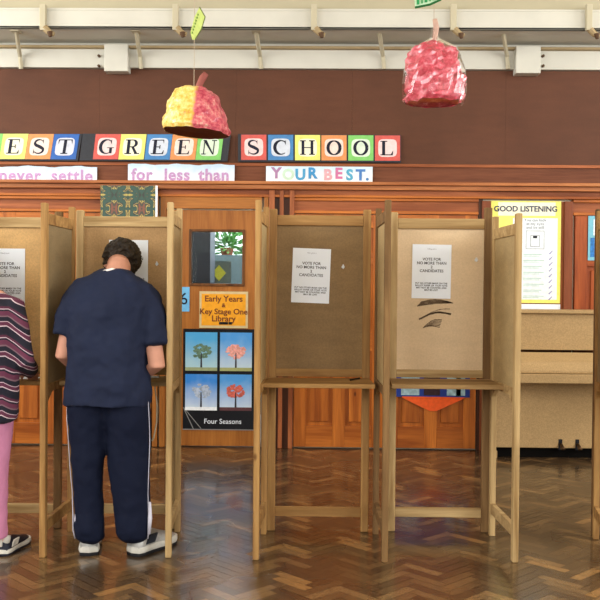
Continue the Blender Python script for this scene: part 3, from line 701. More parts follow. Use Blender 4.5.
# ------------------------------------------------------------------ polling booths
YK0 = 5.2
greyply = lambda n, a, c: board(n, srgb(*[(u+v)/2 for u, v in zip(a, c)]))
plyC = greyply('ply_brown', (124, 98, 62), (146, 118, 80))
plyD = board('ply_pale', srgb(214, 188, 152), .07, .06)
plyB = greyply('ply_mid', (168, 132, 88), (188, 154, 108))
plyA = greyply('ply_warm', (196, 156, 100), (216, 178, 122))
wingply = greyply('ply_drab', (132, 112, 80), (152, 132, 98))
wingply2 = greyply('ply_drab_light', (156, 132, 92), (178, 156, 114))
midw = lambda ax='z': wood('mid_pine', srgb(128, 98, 60), srgb(170, 138, 92), ax, 12, .6)
pencil_m = plain('black_pencil', srgb(20, 18, 18), .4)
def wing(root, inv, back, front, zb, zf, ztb, ztf, frame, panel, gusset=True, post=.045, th=.032):
    """frame in the plane from back (x,y) to front (x,y); ztb/ztf tops of back and front posts, zb/zf floor"""
    bk, fr = Vector((*back, 0)), Vector((*front, 0)); d = fr-bk; ln = d.length; d.normalize(); n_ = Vector((-d.y, d.x, 0))
    M = inv @ Matrix(((d.x, n_.x, 0, bk.x), (d.y, n_.y, 0, bk.y), (0, 0, 1, 0), (0, 0, 0, 1)))
    h = th/2
    bm = B(); box(bm, 0, post*.9, -h, h, .0, ztb, M)
    wg = obj('side_wing', bm, frame('z'), root, bevel=.003)
    bm = B(); box(bm, ln-post, ln, -h, h, 0, ztf, M); obj('front_post', bm, frame('z'), wg, bevel=.006)
    zr = min(ztb, ztf)-.05
    bm = B()
    vs, _ = box(bm, post*.8, ln-post, -h*.8, h*.8, zr-.06, zr, M)
    obj('top_rail', bm, frame('x'), wg, bevel=.003)
    bm = B(); box(bm, post*.8, ln-post, -h*.25, h*.25, .88, zr-.05, M); obj('wing_panel', bm, panel, wg)
    bm = B()
    vs, _ = box(bm, post*.8, ln-post, -h*.8, h*.8, .855, .9, M)
    if gusset:
        prism(bm, [(ln-post-.1, .86), (ln-post, .86), (ln-post, .8)], -h*.7, h*.7, M); prism(bm, [(post*.8, .8), (post*.8, .86), (post*.8+.08, .86)], -h*.7, h*.7, M)
    obj('middle_rail', bm, frame('x'), wg, bevel=.003)
    bm = B(); box(bm, post*.8, ln-post, -h*.8, h*.8, .13, .19, M); obj('bottom_rail', bm, frame('x'), wg, bevel=.003)
    return wg
def booth(label, xl, xr, Y, ztop, panel, fl, fr_, ft, fs, wings, zrail=(.085, .14), post=.045, lt=None, rt=None):
    """back frame between the outer x of its two posts; frame materials for left post, right post, rails, shelf"""
    root = empty('polling_booth', ((xl+xr)/2, Y, 0)); tag(root, label, 'polling booth', 'wooden polling booths in a row')
    inv = Matrix.Translation(-Vector(root.location))
    def pb_(name, x0, x1, y0, y1, z0, z1, mat, bv=.003):
        bm = B(); box(bm, x0, x1, y0, y1, z0, z1, inv); return obj(name, bm, mat, root, bevel=bv)
    pb_('back_post', xl, xl+post, Y, Y+.035, 0, lt or ztop, fl('z'), .006); pb_('back_post', xr-post, xr, Y, Y+.035, 0, rt or ztop, fr_('z'), .006)
    pb_('top_rail', xl+post, xr-post, Y+.002, Y+.03, ztop-.095, ztop-.035, ft('x'))
    pb_('back_panel', xl+post-.01, xr-post+.01, Y+.016, Y+.024, .905, ztop-.06, panel, 0)
    pb_('panel_rail', xl+post, xr-post, Y+.002, Y+.03, .9, .945, ft('x'))
    pb_('cross_rail', xl+post, xr-post, Y+.006, Y+.03, zrail[0], zrail[1], ft('x'))
    # shelf, a little wider at the front
    bm = B(); sd = .34
    for zz in (0,):
        pts = [(xl+.004, Y+.0), (xr-.004, Y+.0), (xr+.01, Y-sd), (xl-.012, Y-sd)]
        lo = [bm.verts.new(inv @ Vector((x, y, .872))) for x, y in pts]; hi = [bm.verts.new(inv @ Vector((x, y, .895))) for x, y in pts]
        bm.faces.new(lo[::-1]); bm.faces.new(hi)
        for i in range(4): bm.faces.new((lo[i], lo[(i+1) % 4], hi[(i+1) % 4], hi[i]))
    obj('shelf', bm, fs('x'), root, bevel=.003)
    bm = B(); box(bm, xl+.03, xr-.03, Y-.03, Y-.002, .84, .872, inv); obj('shelf_batten', bm, fs('x'), root)
    for wg in wings: wing(root, inv, **wg)
    return root
X2 = lambda px, py, Y: at(px, py, Y).x
def G2(px, py): p = gr(px, py); return (p.x, p.y)
zt5 = lambda px, py, Y: at(px, py, Y).z
YF = 4.66
# booth behind the striped jumper
A = booth('pale wooden polling booth used by the person in the striped jumper', X2(-62, 300, YK0), X2(61, 430, YK0), YK0, zt5(0, 211, YK0), plyA, pine, oldw, paler, pine,
    [dict(back=(X2(-66, 400, YK0-.03), YK0-.04), front=(X2(-98, 400, YF), YF), zb=0, zf=0, ztb=1.84, ztf=1.87, frame=pine, panel=wingply)])
# man's booth
Bo = booth('wooden polling booth used by the man in the navy T-shirt', X2(75.5, 300, YK0+.02), X2(177, 300, YK0+.02), YK0+.02, zt5(120, 210, YK0), plyB, paler, paler, paler, paler,
    [dict(back=(X2(72.5, 350, YK0-.03), YK0-.03), front=(X2(42.5, 400, YF-.03), YF-.03), zb=0, zf=0, ztb=zt5(72, 208, YK0), ztf=zt5(42, 203, YF), frame=pine, panel=wingply),
     dict(back=(X2(179, 350, YK0+.0), YK0+.0), front=(X2(169, 400, YF), YF), zb=0, zf=0, ztb=zt5(178, 209, YK0), ztf=zt5(169, 202, YF), frame=paler, panel=wingply2)])
Co = booth('empty wooden polling booth with dark brown back board and a pencil', X2(268, 400, YK0+.01), X2(370.5, 300, YK0+.01), YK0+.01, zt5(320, 209, YK0), plyC, pine, pine, pine, pine,
    [dict(back=(X2(265.5, 350, YK0-.03), YK0-.03), front=(X2(256.8, 400, YF-.02), YF-.02), zb=0, zf=0, ztb=zt5(268, 208, YK0), ztf=zt5(258, 200, YF), frame=pine, panel=wingply2),
     dict(back=(X2(377, 350, YK0-.0), YK0-.0), front=(X2(386.5, 400, YF-.03), YF-.03), zb=0, zf=0, ztb=zt5(376, 209, YK0), ztf=zt5(386, 200, YF), frame=oldw, panel=wingply2)])
Do = booth('empty wooden polling booth with pale back board and dark scribbles', X2(388.5, 400, YK0+.03), X2(491, 350, YK0+.03), YK0+.03, zt5(440, 212, YK0), plyD, paler, oldw, paler, midw,
    [dict(back=(X2(493, 350, YK0-.0), YK0-.0), front=(X2(517.5, 400, YF), YF), zb=0, zf=0, ztb=zt5(493, 217, YK0), ztf=zt5(518, 213, YF), frame=paler, panel=wingply2)], rt=zt5(487, 207, YK0))
Eo = booth('wooden polling booth mostly outside the right edge', X2(594, 400, YK0), X2(700, 400, YK0), YK0, zt5(600, 209, YK0), plyB, oldw, pine, pine, pine,
    [dict(back=(X2(597, 350, YK0-.03), YK0-.04), front=(X2(611, 400, YF), YF), zb=0, zf=0, ztb=zt5(595, 212, YK0), ztf=zt5(600, 203, YF), frame=pine, panel=wingply)])

# notices on the booth backs
def notice(px0, py0, px1, py1, Y, label, rot=0):
    e_, w_, h_ = sheet('voting_notice', px0, py0, px1, py1, Y, paper, label, 'notice', 'printed voting notices in the booths', th=.0015, rot=rot)
    k = h_/.30
    put_text('lettering', 'VOTE FOR\nNO MORE THAN\n2\nCANDIDATES', .0215*k, (0, -.0018, .035*k), ink, e_, extrude=.0002, bold=.0004)
    put_text('lettering', 'Polling notice', .009*k, (0, -.0018, .125*k), greyink, e_, extrude=.0002)
    put_text('lettering', 'PUT NO OTHER MARK ON THE\nBALLOT PAPER OR YOUR VOTE\nMAY NOT BE COUNTED AND\nMAY BE LOST', .0125*k, (0, -.0018, -.085*k), ink, e_, extrude=.0002, bold=.0003)
YN = YK0+.0135
notice(-15, 248.5, 25, 304, YN-.0, 'white voting notice above the striped jumper, left edge')
notice(109, 240, 148, 294, YN+.02, 'white voting notice partly hidden by the man\'s head')
notice(292, 248.5, 330, 303, YN+.01, 'white voting notice on the dark brown booth board', rot=1.8)
notice(412, 244.5, 451, 298.5, YN+.03, 'white voting notice on the pale board above scribbles', rot=.6)
def hook(px, py, Y, label):
    p = at(px, py, Y); bm = B(); tube(bm, [(p.x, Y, p.z+.01), (p.x, Y-.012, p.z+.012), (p.x+.006, Y-.014, p.z), (p.x, Y-.012, p.z-.01)], .004, 6)
    tube(bm, [(p.x, Y-.001, p.z), (p.x, Y-.004, p.z)], .009, 8)
    o = obj('wall_hook', bm, plain('white_hook', srgb(220, 222, 224), .4)); recentre(o); tag(o, label, 'hook', 'small hooks on the booth backs')
hook(343, 267, YN+.01, 'small white hook on the dark brown booth board')
hook(476, 260, YN+.03, 'small pale hook on the board with scribbles')
hook(157, 264, YN+.02, 'small pale hook right of the man\'s head')
# scribbles
scr = plain('graphite_smudge', srgb(104, 84, 62), .7, noise_amt=.3, scale=200)
rs = random.Random(5); Ys = YN+.0315
def sm(pts, wd):
    ps = [at(x, y, Ys) for x, y in pts]
    q_ = stroke([(p.x, p.z) for p in ps], [wd*rs.uniform(.6, 1.2) for _ in ps])
    for poly in q_: prism(bm, poly, Ys-.0012, Ys-.0004)
def curve(p, q, b_, n=12): return [(p[0]+(q[0]-p[0])*k/n, p[1]+(q[1]-p[1])*k/n-b_*math.sin(math.pi*k/n)) for k in range(n+1)]
def smark():
    o = obj('scribble', bm, scr); o.parent = Do; o.matrix_parent_inverse = Matrix.Translation(-Vector(Do.location)); o['label'] = 'dark pencil scribble'
bm = B()
for k in range(5): sm(curve((417+k, 306-k*1.0), (453-k, 303-k*.3), 1.0+k*.3), .006)
smark(); bm = B()
for k in range(2): sm(curve((419, 319+k*.6), (451, 314+k*.5), 4), .008)
sm(curve((430, 313), (450, 309), 1.5), .004)
smark(); bm = B()
for k in range(6): sm(curve((423+k*1.3, 328-k*.4), (442-k*.5, 320+k*1.5), 3.5-k*.6), .0045)
smark()
# pencil
p = at(355, 379, 5.05); zz = .895+.005
p = Vector(EYE) + ray(355, 379)*((EYE.z-zz)/-ray(355, 379).z)
bm = B(); dv = Vector((.028, .05, 0)); tube(bm, [p-dv, p+dv], .005, 6); tube(bm, [p-dv, p-dv*1.18], [.005, .001], 6)
o = obj('pencil', bm, pencil_m); recentre(o); tag(o, 'short black pencil on the shelf of the dark backed booth', 'pencil')
# cord hanging from the man's booth shelf
p0_ = at(155, 380, 4.9); p0_.z = .87
bm = B(); tube(bm, [p0_, p0_+Vector((.012, 0, -.1)), p0_+Vector((.01, .0, -.2)), p0_+Vector((-.005, 0, -.28)), p0_+Vector((-.015, 0, -.3))], .004, 6)
o = obj('pencil_string', bm, plain('pale_string', srgb(196, 186, 164), .8)); recentre(o); tag(o, 'pale string hanging from the shelf right of the man', 'string')
# white ballot papers
def ballot(px, py, label, sz=(.1, .14), r_=.2):
    zz = .896; d_ = ray(px, py); p = EYE + d_*((EYE.z-zz)/-d_.z)
    bm = B(); box(bm, -sz[0]/2, sz[0]/2, -sz[1]/2, sz[1]/2, 0, .0012); o = obj('ballot_paper', bm, paper); o.location = (p.x, p.y, zz); o.rotation_euler = (0, 0, r_)
    tag(o, label, 'paper', 'ballot papers on the booth shelves')

# ------------------------------------------------------------------ people
skin = plain('skin', srgb(196, 142, 120), .55, noise_amt=.06, scale=20)
def mods(o, voxel, disp=None, smooth=2, sub=0):
    r_ = o.modifiers.new('remesh', 'REMESH'); r_.mode = 'VOXEL'; r_.voxel_size = voxel; r_.use_smooth_shade = True
    s_ = o.modifiers.new('smooth', 'SMOOTH'); s_.iterations = smooth; s_.factor = .5
    for (nm, size, strength) in (disp or []):
        tx = bpy.data.textures.get(nm) or bpy.data.textures.new(nm, 'CLOUDS'); tx.noise_scale = size; tx.noise_depth = 2
        d_ = o.modifiers.new('folds', 'DISPLACE'); d_.texture = tx; d_.strength = strength; d_.mid_level = .5; d_.texture_coords = 'LOCAL'
def head(bm, M):
    loft(bm, [(0,.06,-.122,.022,.018),(0,.052,-.112,.04,.036),(0,.036,-.085,.056,.058),(0,.016,-.045,.066,.08),(0,.004,0,.073,.093),(0,-.003,.04,.075,.097),(0,-.006,.08,.064,.084),(0,-.008,.105,.044,.06),(0,-.008,.118,.018,.024)], 24, M)
    tube(bm, [M @ Vector((0,.092,.005)), M @ Vector((0,.102,-.02)), M @ Vector((0,.115,-.042)), M @ Vector((0,.1,-.052))], [.007,.009,.014,.008], 8)
    for s in (-1, 1):
        ell(bm, (s*.077, -.002, -.012), (.011, .019, .031), M, 12)
        ell(bm, (s*.03, .083, .017), (.018, .008, .006), M, 10)           # brow
        ell(bm, (s*.045, .06, -.03), (.02, .02, .018), M, 10)             # cheek
    ell(bm, (0, .092, -.072), (.024, .008, .0055), M, 10); ell(bm, (0, .09, -.082), (.02, .008, .006), M, 10)
    ell(bm, (0, .078, -.108), (.018, .012, .012), M, 10)
def eyes(M, root):
    for s in (-1, 1):
        bm = B(); ell(bm, (s*.031, .084, 0), (.0125, .008, .008), M, 12); e_ = obj('eye', bm, plain('eye_white', srgb(230, 228, 222), .3), root, True)
        bm = B(); ell(bm, (s*.031, .0915, 0), (.005, .002, .005), M, 10); obj('iris', bm, plain('iris', srgb(60, 44, 30), .2), e_, True)
def hand(bm, wrist, tip_dir, side, down, spread=.0, curl=.5, scale=1.0):
    """palm from the wrist along tip_dir; side = towards the little finger; down = palm normal"""
    w_ = Vector(wrist); f_ = Vector(tip_dir).normalized(); s_ = Vector(side).normalized(); d_ = Vector(down).normalized(); k = scale
    for i, off in enumerate((-.028, -.010, .009, .027)):
        tube(bm, [w_ - f_*.01 + s_*off*.6*k, w_+f_*.04*k+s_*off*.9*k, w_+f_*.088*k+s_*off*k], [.016*k, .0165*k, .0125*k], 8)
        L1, L2, L3 = [(.042, .026, .02), (.047, .03, .022), (.044, .028, .021), (.034, .022, .018)][i]
        b0 = w_+f_*.085*k+s_*off*k; a1 = curl*.7; a2 = curl*1.6; a3 = curl*2.1
        b1 = b0+(f_*math.cos(a1)+d_*math.sin(a1))*L1*k; b2 = b1+(f_*math.cos(a2)+d_*math.sin(a2))*L2*k; b3 = b2+(f_*math.cos(a3)+d_*math.sin(a3))*L3*k
        tube(bm, [b0, b1, b2, b3], [.0098*k, .0088*k, .008*k, .0062*k], 8)
    t0 = w_+f_*.02*k-s_*.028*k; t1 = t0+(f_*.7-s_*.75+d_*.25).normalized()*.042*k; t2 = t1+(f_*.9-s_*.25+d_*.4).normalized()*.032*k; t3 = t2+(f_*.9+s_*.15+d_*.4).normalized()*.024*k
    tube(bm, [t0-f_*.01, t1, t2, t3], [.015*k, .0125*k, .0105*k, .008*k], 8)

# ---- man. local origin on the floor between his heels; +y into the booth
mp_ = gr(113, 556)
MX, MY = mp_.x, mp_.y
man = empty('person', (MX, MY, 0)); tag(man, 'person in navy T-shirt and navy track trousers, seen from behind, head bent', 'person')
px2 = lambda px, py, dy=0: at(px, py, MY+dy) - Vector((MX, MY, 0))   # picture point to man's local frame
def lx(px, py=400, dy=0): return px2(px, py, dy).x
def lz(py, px=110, dy=0): return px2(px, py, dy).z
hp = px2(120, 264.5, .27)
HM = Matrix.Translation((hp.x, .27, hp.z)) @ Matrix.Rotation(R(9), 4, 'Y') @ Matrix.Rotation(R(-10), 4, 'Z') @ Matrix.Rotation(R(-54), 4, 'X')
# arms
def elbow(px, py, dy): return px2(px, py, dy)
shL, shR = Vector((lx(75, 290, .02), .05, lz(293))), Vector((lx(145, 290, .02), .05, lz(294)))
elL, elR = px2(63, 356, -.02), px2(157, 366, -.04)
wrL, wrR = Vector((lx(82, 370, .15), .24, .96)), Vector((lx(132, 370, .15), .2, .945))
def body(bm):
    head(bm, HM)
    nb = Vector((lx(113, 270), .055, lz(276)))
    tube(bm, [nb - Vector((0, .0, .06)), nb + Vector((0, .02, .0)), nb+Vector((.004, .075, .05)), HM @ Vector((0, -.02, -.02))], [.09, .066, .062, .06], 16)
    cx_ = lx(110)
    loft(bm, [(cx_, -.02, .87, .16, .11), (cx_, -.02, .9, .16, .115), (cx_, 0, 1.0, .165, .12), (cx_, .02, 1.15, .175, .12), (cx_, .03, 1.3, .19, .115), (cx_, .04, 1.4, .17, .1), (cx_, .05, 1.46, .09, .07)], 24)
    tube(bm, [shL+Vector((.04, 0, 0)), shL, shL.lerp(elL, .5), elL, elL.lerp(wrL, .3), wrL], [.045, .048, .044, .042, .042, .028], 12)
    tube(bm, [shR-Vector((.04, 0, 0)), shR, shR.lerp(elR, .5), elR, elR.lerp(wrR, .3), wrR], [.045, .048, .046, .044, .044, .028], 12)
    hand(bm, wrL, (.25, .9, -.32), (-1, .25, 0), (0, -.2, -1), curl=.3, scale=.95)
    hand(bm, wrR, (-.3, .9, -.15), (1, .3, -.1), (-.1, -.1, -1), curl=.6, scale=.95)
    for cxp, tx in ((89, 90), (131, 134)):
        c0 = lx(cxp, 420)
        loft(bm, [(lx(tx, 540), .06, .05, .028, .03), (lx(tx, 530), .04, .12, .032, .034), (lx(tx, 500), -.02, .32, .056, .06), (c0, -.01, .5, .06, .065), (c0, -.01, .7, .08, .085), (c0, -.02, .84, .09, .1)], 16)
bm = B(); body(bm); bo = obj('body', bm, skin, man, True); mods(bo, .007, None, 3)
eyes(HM, man)
# hair
hair_m = plain('dark_hair', srgb(44, 36, 29), .5, noise_amt=.6, scale=45)
def hairdo(root, HM, mat, parts, tufts=260, seed=1, name='hair', ln=.035):
    bm = B(); rh = random.Random(seed)
    for c, r_ in parts: ell(bm, c, r_, HM, 20)
    for k in range(tufts):
        a = rh.uniform(0, 6.283); e_ = rh.uniform(-.25, 1.5)
        d_ = Vector((math.cos(a)*math.cos(e_), math.sin(a)*math.cos(e_), math.sin(e_)))
        if d_.y > .55 and d_.z < .45: continue
        c, r_ = parts[0]
        p = Vector((c[0]+d_.x*r_[0]*.97, c[1]+d_.y*r_[1]*.97, c[2]+d_.z*r_[2]*.97))
        t_ = (Vector((rh.uniform(-1, 1), rh.uniform(-1, .4), rh.uniform(-1.2, .2))))
        t_ = (t_ - d_*t_.dot(d_)).normalized()
        tube(bm, [HM @ (p-t_*.012), HM @ (p+t_*.01+d_*.007), HM @ (p+t_*ln*.8+d_*.004), HM @ (p+t_*ln*1.1-d_*.004)], [.009, .011, .008, .003], 6)
    o = obj(name, bm, mat, root, True); mods(o, .0045, [('hair_locks', .022, .022)], 1); return o
hairdo(man, HM, hair_m, [((0, -.018, .032), (.09, .104, .1)), ((0, -.055, -.01), (.074, .052, .045)), ((.074, .0, .0), (.02, .04, .055)), ((-.074, -.0, .005), (.02, .035, .045))], tufts=420, ln=.042)
# white collar of an undershirt
nb = Vector((lx(112, 270), .045, lz(268)))
bm = B(); rg = []
for k in range(24):
    a = 2*math.pi*k/24; rg.append(nb+Vector((math.cos(a)*.082, .025+math.sin(a)*.07, -.012+.0*math.sin(a) - .02*abs(math.cos(a)))))
tube(bm, rg+rg[:1], .013, 8, cap=False); o = obj('undershirt_collar', bm, plain('white_cotton', srgb(232, 226, 222), .8), man, True); o['label'] = 'white collar'
# T-shirt
navy = plain('navy_jersey', srgb(26, 34, 58), .85, noise_amt=.12, scale=6, bump=.1)
bm = B(); cx_ = lx(110)
rings = []
for py, a, c, cy, ry in ((404, 67, 150.5, -.03, .15), (398, 67, 151, -.03, .15), (380, 68.5, 150, -.025, .15), (350, 69, 148, 0, .16), (325, 68, 149, .015, .155), (305, 64, 153, .025, .145), (295, 65, 152, .035, .13), (287, 68.5, 149, .04, .115), (281, 76, 143, .045, .105), (275, 86, 134, .055, .092), (269, 97, 127, .065, .078)):
    x0, x1 = lx(a, py), lx(c, py); rings.append(((x0+x1)/2, cy, lz(py), (x1-x0)/2, ry))
loft(bm, rings, 32, power=2.4)
slL, slR = px2(62.5, 336, -.02), px2(155.5, 345, -.03)
tube(bm, [shL+Vector((.1, 0, .03)), shL+Vector((.035, 0, .01)), shL+Vector((.005, 0, -.02)), shL.lerp(slL, .5)+Vector((-.004, 0, .01)), slL], [.06, .076, .08, .072, .056], 18)
tube(bm, [shR+Vector((-.1, 0, .03)), shR+Vector((-.035, 0, .01)), shR+Vector((-.005, 0, -.02)), shR.lerp(slR, .5)+Vector((.006, 0, .01)), slR], [.06, .076, .08, .074, .062], 18)
ts = obj('tshirt', bm, navy, man, True); mods(ts, .011, [('folds_large', .12, .042), ('folds_small', .04, .014)], 3)
# track trousers
m, nt, b = new_mat('navy_track_cloth'); L = nt.links.new; N = nt.nodes.new
b.inputs['Base Color'].default_value = srgb(18, 24, 44)+(1,); b.inputs['Roughness'].default_value = .85; b.inputs['Specular IOR Level'].default_value = .15
track = m
bm = B()
def leg(cols):
    r_ = []
    for py, a, c, cy, ry in cols:
        x0, x1 = lx(a, py), lx(c, py); r_.append(((x0+x1)/2, cy, lz(py), (x1-x0)/2, ry))
    loft(bm, r_, 24, power=2.2)
LL = ((542, 82, 101, .02, .065), (537, 77, 105, .0, .08), (528, 75.5, 105, -.01, .085), (515, 75.5, 104, -.01, .085), (490, 75, 103, -.015, .085), (465, 73, 104, -.02, .09), (440, 71.5, 107, -.02, .1), (420, 70, 110, -.02, .115), (400, 70, 111, -.02, .13), (390, 71, 111, -.01, .13))
RL = ((541, 124, 144, .02, .065), (536, 119, 149, .0, .08), (527, 117, 150, -.01, .085), (515, 115.5, 150, -.01, .085), (490, 112.5, 149.5, -.015, .085), (465, 110, 150.5, -.02, .09), (440, 108, 151.5, -.02, .1), (420, 107, 151, -.02, .115), (400, 107, 150, -.02, .13), (390, 108, 149, -.01, .13))
leg(LL); leg(RL)
tr = obj('trousers', bm, track, man, True); mods(tr, .01, [('folds_large', .14, .026), ('folds_small', .045, .01)], 3)
wh = plain('white_piping', srgb(200, 200, 216), .7)
for cols, side in ((LL, 0), (RL, 1)):
    bm = B(); pts = []
    for py, a, c, cy, ry in cols[1:-1]:
        x = lx(c if side else a, py) ; pts.append(Vector((x+(.001 if side else -.001), cy-.035, lz(py))))
    tube(bm, pts, [.0035, .0035, .003]+[.0022]*(len(pts)-3), 8)
    o = obj('side_stripe', bm, wh, man, True); o['label'] = 'white side stripe'
    for sgn, (pp0, pp1, pp2) in ((side, ((76.5, 528), (78, 520), (76, 514)) if side == 0 else ((149, 534), (150, 518), (150, 502))),):
        bm = B()
        tube(bm, [px2(x_, y_, -.05) for x_, y_ in (pp0, pp1, pp2)], [.008, .02 if side == 0 else .012, .006], 10); o = obj('ankle_patch', bm, wh, man, True); o['label'] = 'white ankle patch'
# trainers
silver = plain('silver_leather', srgb(168, 168, 166), .35, .25, noise_amt=.15, scale=40); rubber = plain('white_rubber', srgb(206, 204, 196), .5); dsole = plain('dark_sole', srgb(30, 30, 34), .7); dmesh = plain('dark_mesh', srgb(44, 48, 58), .6)
def shoe(root, x, y, ang, mats=(silver, rubber, dsole, dmesh), k=1.0, name='shoe', tall=1.0):
    M = Matrix.Translation((x, y, 0)) @ Matrix.Rotation(ang, 4, 'Z') @ Matrix.Scale(k, 4) @ Matrix.Diagonal((1.1, 1, tall, 1))
    def ring(yy, z, wd, back=0): return (yy, z, wd)
    out = [(-.0, .038), (.03, .043), (.08, .04), (.14, .043), (.2, .05), (.25, .043), (.285, .022)]
    def plan(sc, z, dz=0):
        r_ = [(w_*sc, y_) for y_, w_ in out]; l_ = [(-w_*sc, y_) for y_, w_ in out][::-1]
        return [Vector((a, b_, z + (dz if b_ > .2 else 0))) for a, b_ in r_+[(0, .295)]+l_+[(0, -.012)]]
    def stack(levels, mat, nm, parent):
        bm = B(); rs_ = [[bm.verts.new(M @ v) for v in pl_] for pl_ in levels]; n_ = len(rs_[0])
        for a, b_ in zip(rs_, rs_[1:]):
            for i in range(n_): bm.faces.new((a[i], a[(i+1) % n_], b_[(i+1) % n_], b_[i]))
        bm.faces.new(rs_[0][::-1]); bm.faces.new(rs_[-1]); return obj(nm, bm, mat, parent, True, bevel=.002)
    s_ = empty(name, (0, 0, 0)); s_.parent = root
    stack([plan(.96, 0), plan(1.0, .012)], mats[2], 'outsole', s_)
    stack([plan(1.0, .012), plan(1.06, .02), plan(1.0, .034)], mats[1], 'midsole', s_)
    bm = B()
    up = [(-.002, .036, .075), (.03, .04, .085), (.08, .038, .09), (.13, .038, .08), (.18, .041, .065), (.23, .038, .052), (.27, .024, .042)]
    rg_ = []
    for y_, w_, hgt in up:
        rg_.append([bm.verts.new(M @ Vector((w_*math.cos(a)*(1 if math.sin(a) < .5 else .8), y_, .03+max(0, math.sin(a))*(hgt-.03)))) for a in [math.pi*j/8 for j in range(9)]])
    for a, b_ in zip(rg_, rg_[1:]):
        for i in range(8): bm.faces.new((a[i], a[i+1], b_[i+1], b_[i]))
    bm.faces.new(rg_[0]); bm.faces.new(rg_[-1][::-1])
    obj('upper', bm, mats[0], s_, True)
    bm = B(); tube(bm, [M @ Vector((0, .03, .05)), M @ Vector((0, .035, .085)), M @ Vector((0, .04, .1))], [.03, .036, .034], 14); obj('collar', bm, mats[3], s_, True)
    bm = B(); box(bm, -.012, .012, -.012, .0, .05, .1, M); obj('heel_tab', bm, mats[1], s_, bevel=.004)
    for sg in (-1, 1):
        bm = B(); prism_pts = [(.04, .04), (.1, .04), (.12, .07), (.07, .07)]
        vs1 = [bm.verts.new(M @ Vector((sg*(.0425), a, b_))) for a, b_ in prism_pts]; vs2 = [bm.verts.new(M @ Vector((sg*.034, a, b_))) for a, b_ in prism_pts]
        bm.faces.new(vs1); bm.faces.new(vs2[::-1])
        for i in range(4): bm.faces.new((vs1[i], vs1[(i+1) % 4], vs2[(i+1) % 4], vs2[i]))
        obj('side_panel', bm, mats[3], s_)
    return s_
shoe(man, lx(89, 556), .0, R(12), k=1.12, tall=1.3); shoe(man, lx(133, 556), .005, R(-32), k=1.12, tall=1.3)

# ---- person in the striped jumper, mostly outside the frame
wp = gr(-14, 557); WX, WYy = wp.x, wp.y
wom = empty('person', (WX, WYy, 0)); tag(wom, 'person in striped jumper and pink trousers at the left edge', 'person')
q2 = lambda px, py, dy=0: at(px, py, WYy+dy) - Vector((WX, WYy, 0))
def qx(px, py=400): return q2(px, py).x
def qz(py): return q2(0, py).z
HW = Matrix.Translation((q2(-24, 262, .27).x, .27, 1.46)) @ Matrix.Rotation(R(-40), 4, 'X')
sR = Vector((qx(9, 300), .04, qz(306))); sL = Vector((qx(-43, 300), .04, qz(306)))
eR = q2(24, 362, -.01); eL = q2(-60, 362, -.01); wR = Vector((qx(20, 375), .2, .945)); wL = Vector((qx(-45, 375), .22, .945))
bm = B(); head(bm, HW); nb = Vector((qx(-22, 280), .07, qz(295)))
tube(bm, [nb-Vector((0, 0, .06)), nb, nb+Vector((0, .07, .05)), HW @ Vector((0, -.02, -.03))], [.07, .05, .05, .05], 14)
cw_ = qx(-16)
loft(bm, [(cw_, -.02, .75, .17, .12), (cw_, 0, 1.0, .15, .11), (cw_, .02, 1.2, .165, .11), (cw_, .04, 1.33, .15, .09), (cw_, .05, 1.39, .07, .06)], 20)
for s0, e0, w0, sg in ((sL, eL, wL, -1), (sR, eR, wR, 1)):
    tube(bm, [s0, s0.lerp(e0, .5), e0, e0.lerp(w0, .4), w0], [.05, .043, .037, .034, .024], 12)
    hand(bm, w0, (-.25*sg, .9, -.25), (sg, .2, 0), (0, -.1, -1), curl=.35, scale=.88)
for cxp in (-32, -2.5):
    c0 = qx(cxp, 450); loft(bm, [(c0, .05, .05, .028, .03), (c0, 0.02, .12, .03, .034), (c0, -.0, .32, .036, .045), (c0, 0, .5, .045, .05), (c0, 0, .78, .055, .07)], 16)
bo = obj('body', bm, plain('fair_skin', srgb(220, 168, 146), .55, noise_amt=.05), wom, True); mods(bo, .007, None, 3)
eyes(HW, wom)
hairdo(wom, HW, plain('brown_hair', srgb(74, 50, 34), .5, noise_amt=.3, scale=80), [((0, -.018, .025), (.088, .105, .1)), ((0, -.06, -.05), (.07, .05, .08))], seed=4)
m, nt, b = new_mat('striped_knit'); L = nt.links.new; N = nt.nodes.new
tc = N('ShaderNodeTexCoord'); sx = N('ShaderNodeSeparateXYZ'); L(tc.outputs['Object'], sx.inputs[0])
# stripes drop towards the outside of the arm, as on a knitted sleeve
aa = N('ShaderNodeMath'); aa.operation = 'SUBTRACT'; aa.inputs[1].default_value = sR.x+.01; L(sx.outputs['X'], aa.inputs[0])
am = N('ShaderNodeMath'); am.operation = 'MAXIMUM'; am.inputs[1].default_value = 0; L(aa.outputs[0], am.inputs[0])
ml = N('ShaderNodeMath'); ml.operation = 'MULTIPLY_ADD'; ml.inputs[1].default_value = .75; L(am.outputs[0], ml.inputs[0]); L(sx.outputs['Z'], ml.inputs[2])
n = N('ShaderNodeTexNoise'); n.inputs['Scale'].default_value = 6; L(tc.outputs['Object'], n.inputs['Vector'])
m2 = N('ShaderNodeMath'); m2.operation = 'MULTIPLY_ADD'; m2.inputs[1].default_value = .03; L(n.outputs[0], m2.inputs[0]); L(ml.outputs[0], m2.inputs[2])
fr = N('ShaderNodeMath'); fr.operation = 'DIVIDE'; fr.inputs[1].default_value = .148; L(m2.outputs[0], fr.inputs[0])
fc = N('ShaderNodeMath'); fc.operation = 'FRACT'; L(fr.outputs[0], fc.inputs[0])
r = N('ShaderNodeValToRGB'); r.color_ramp.interpolation = 'CONSTANT'; cr = r.color_ramp
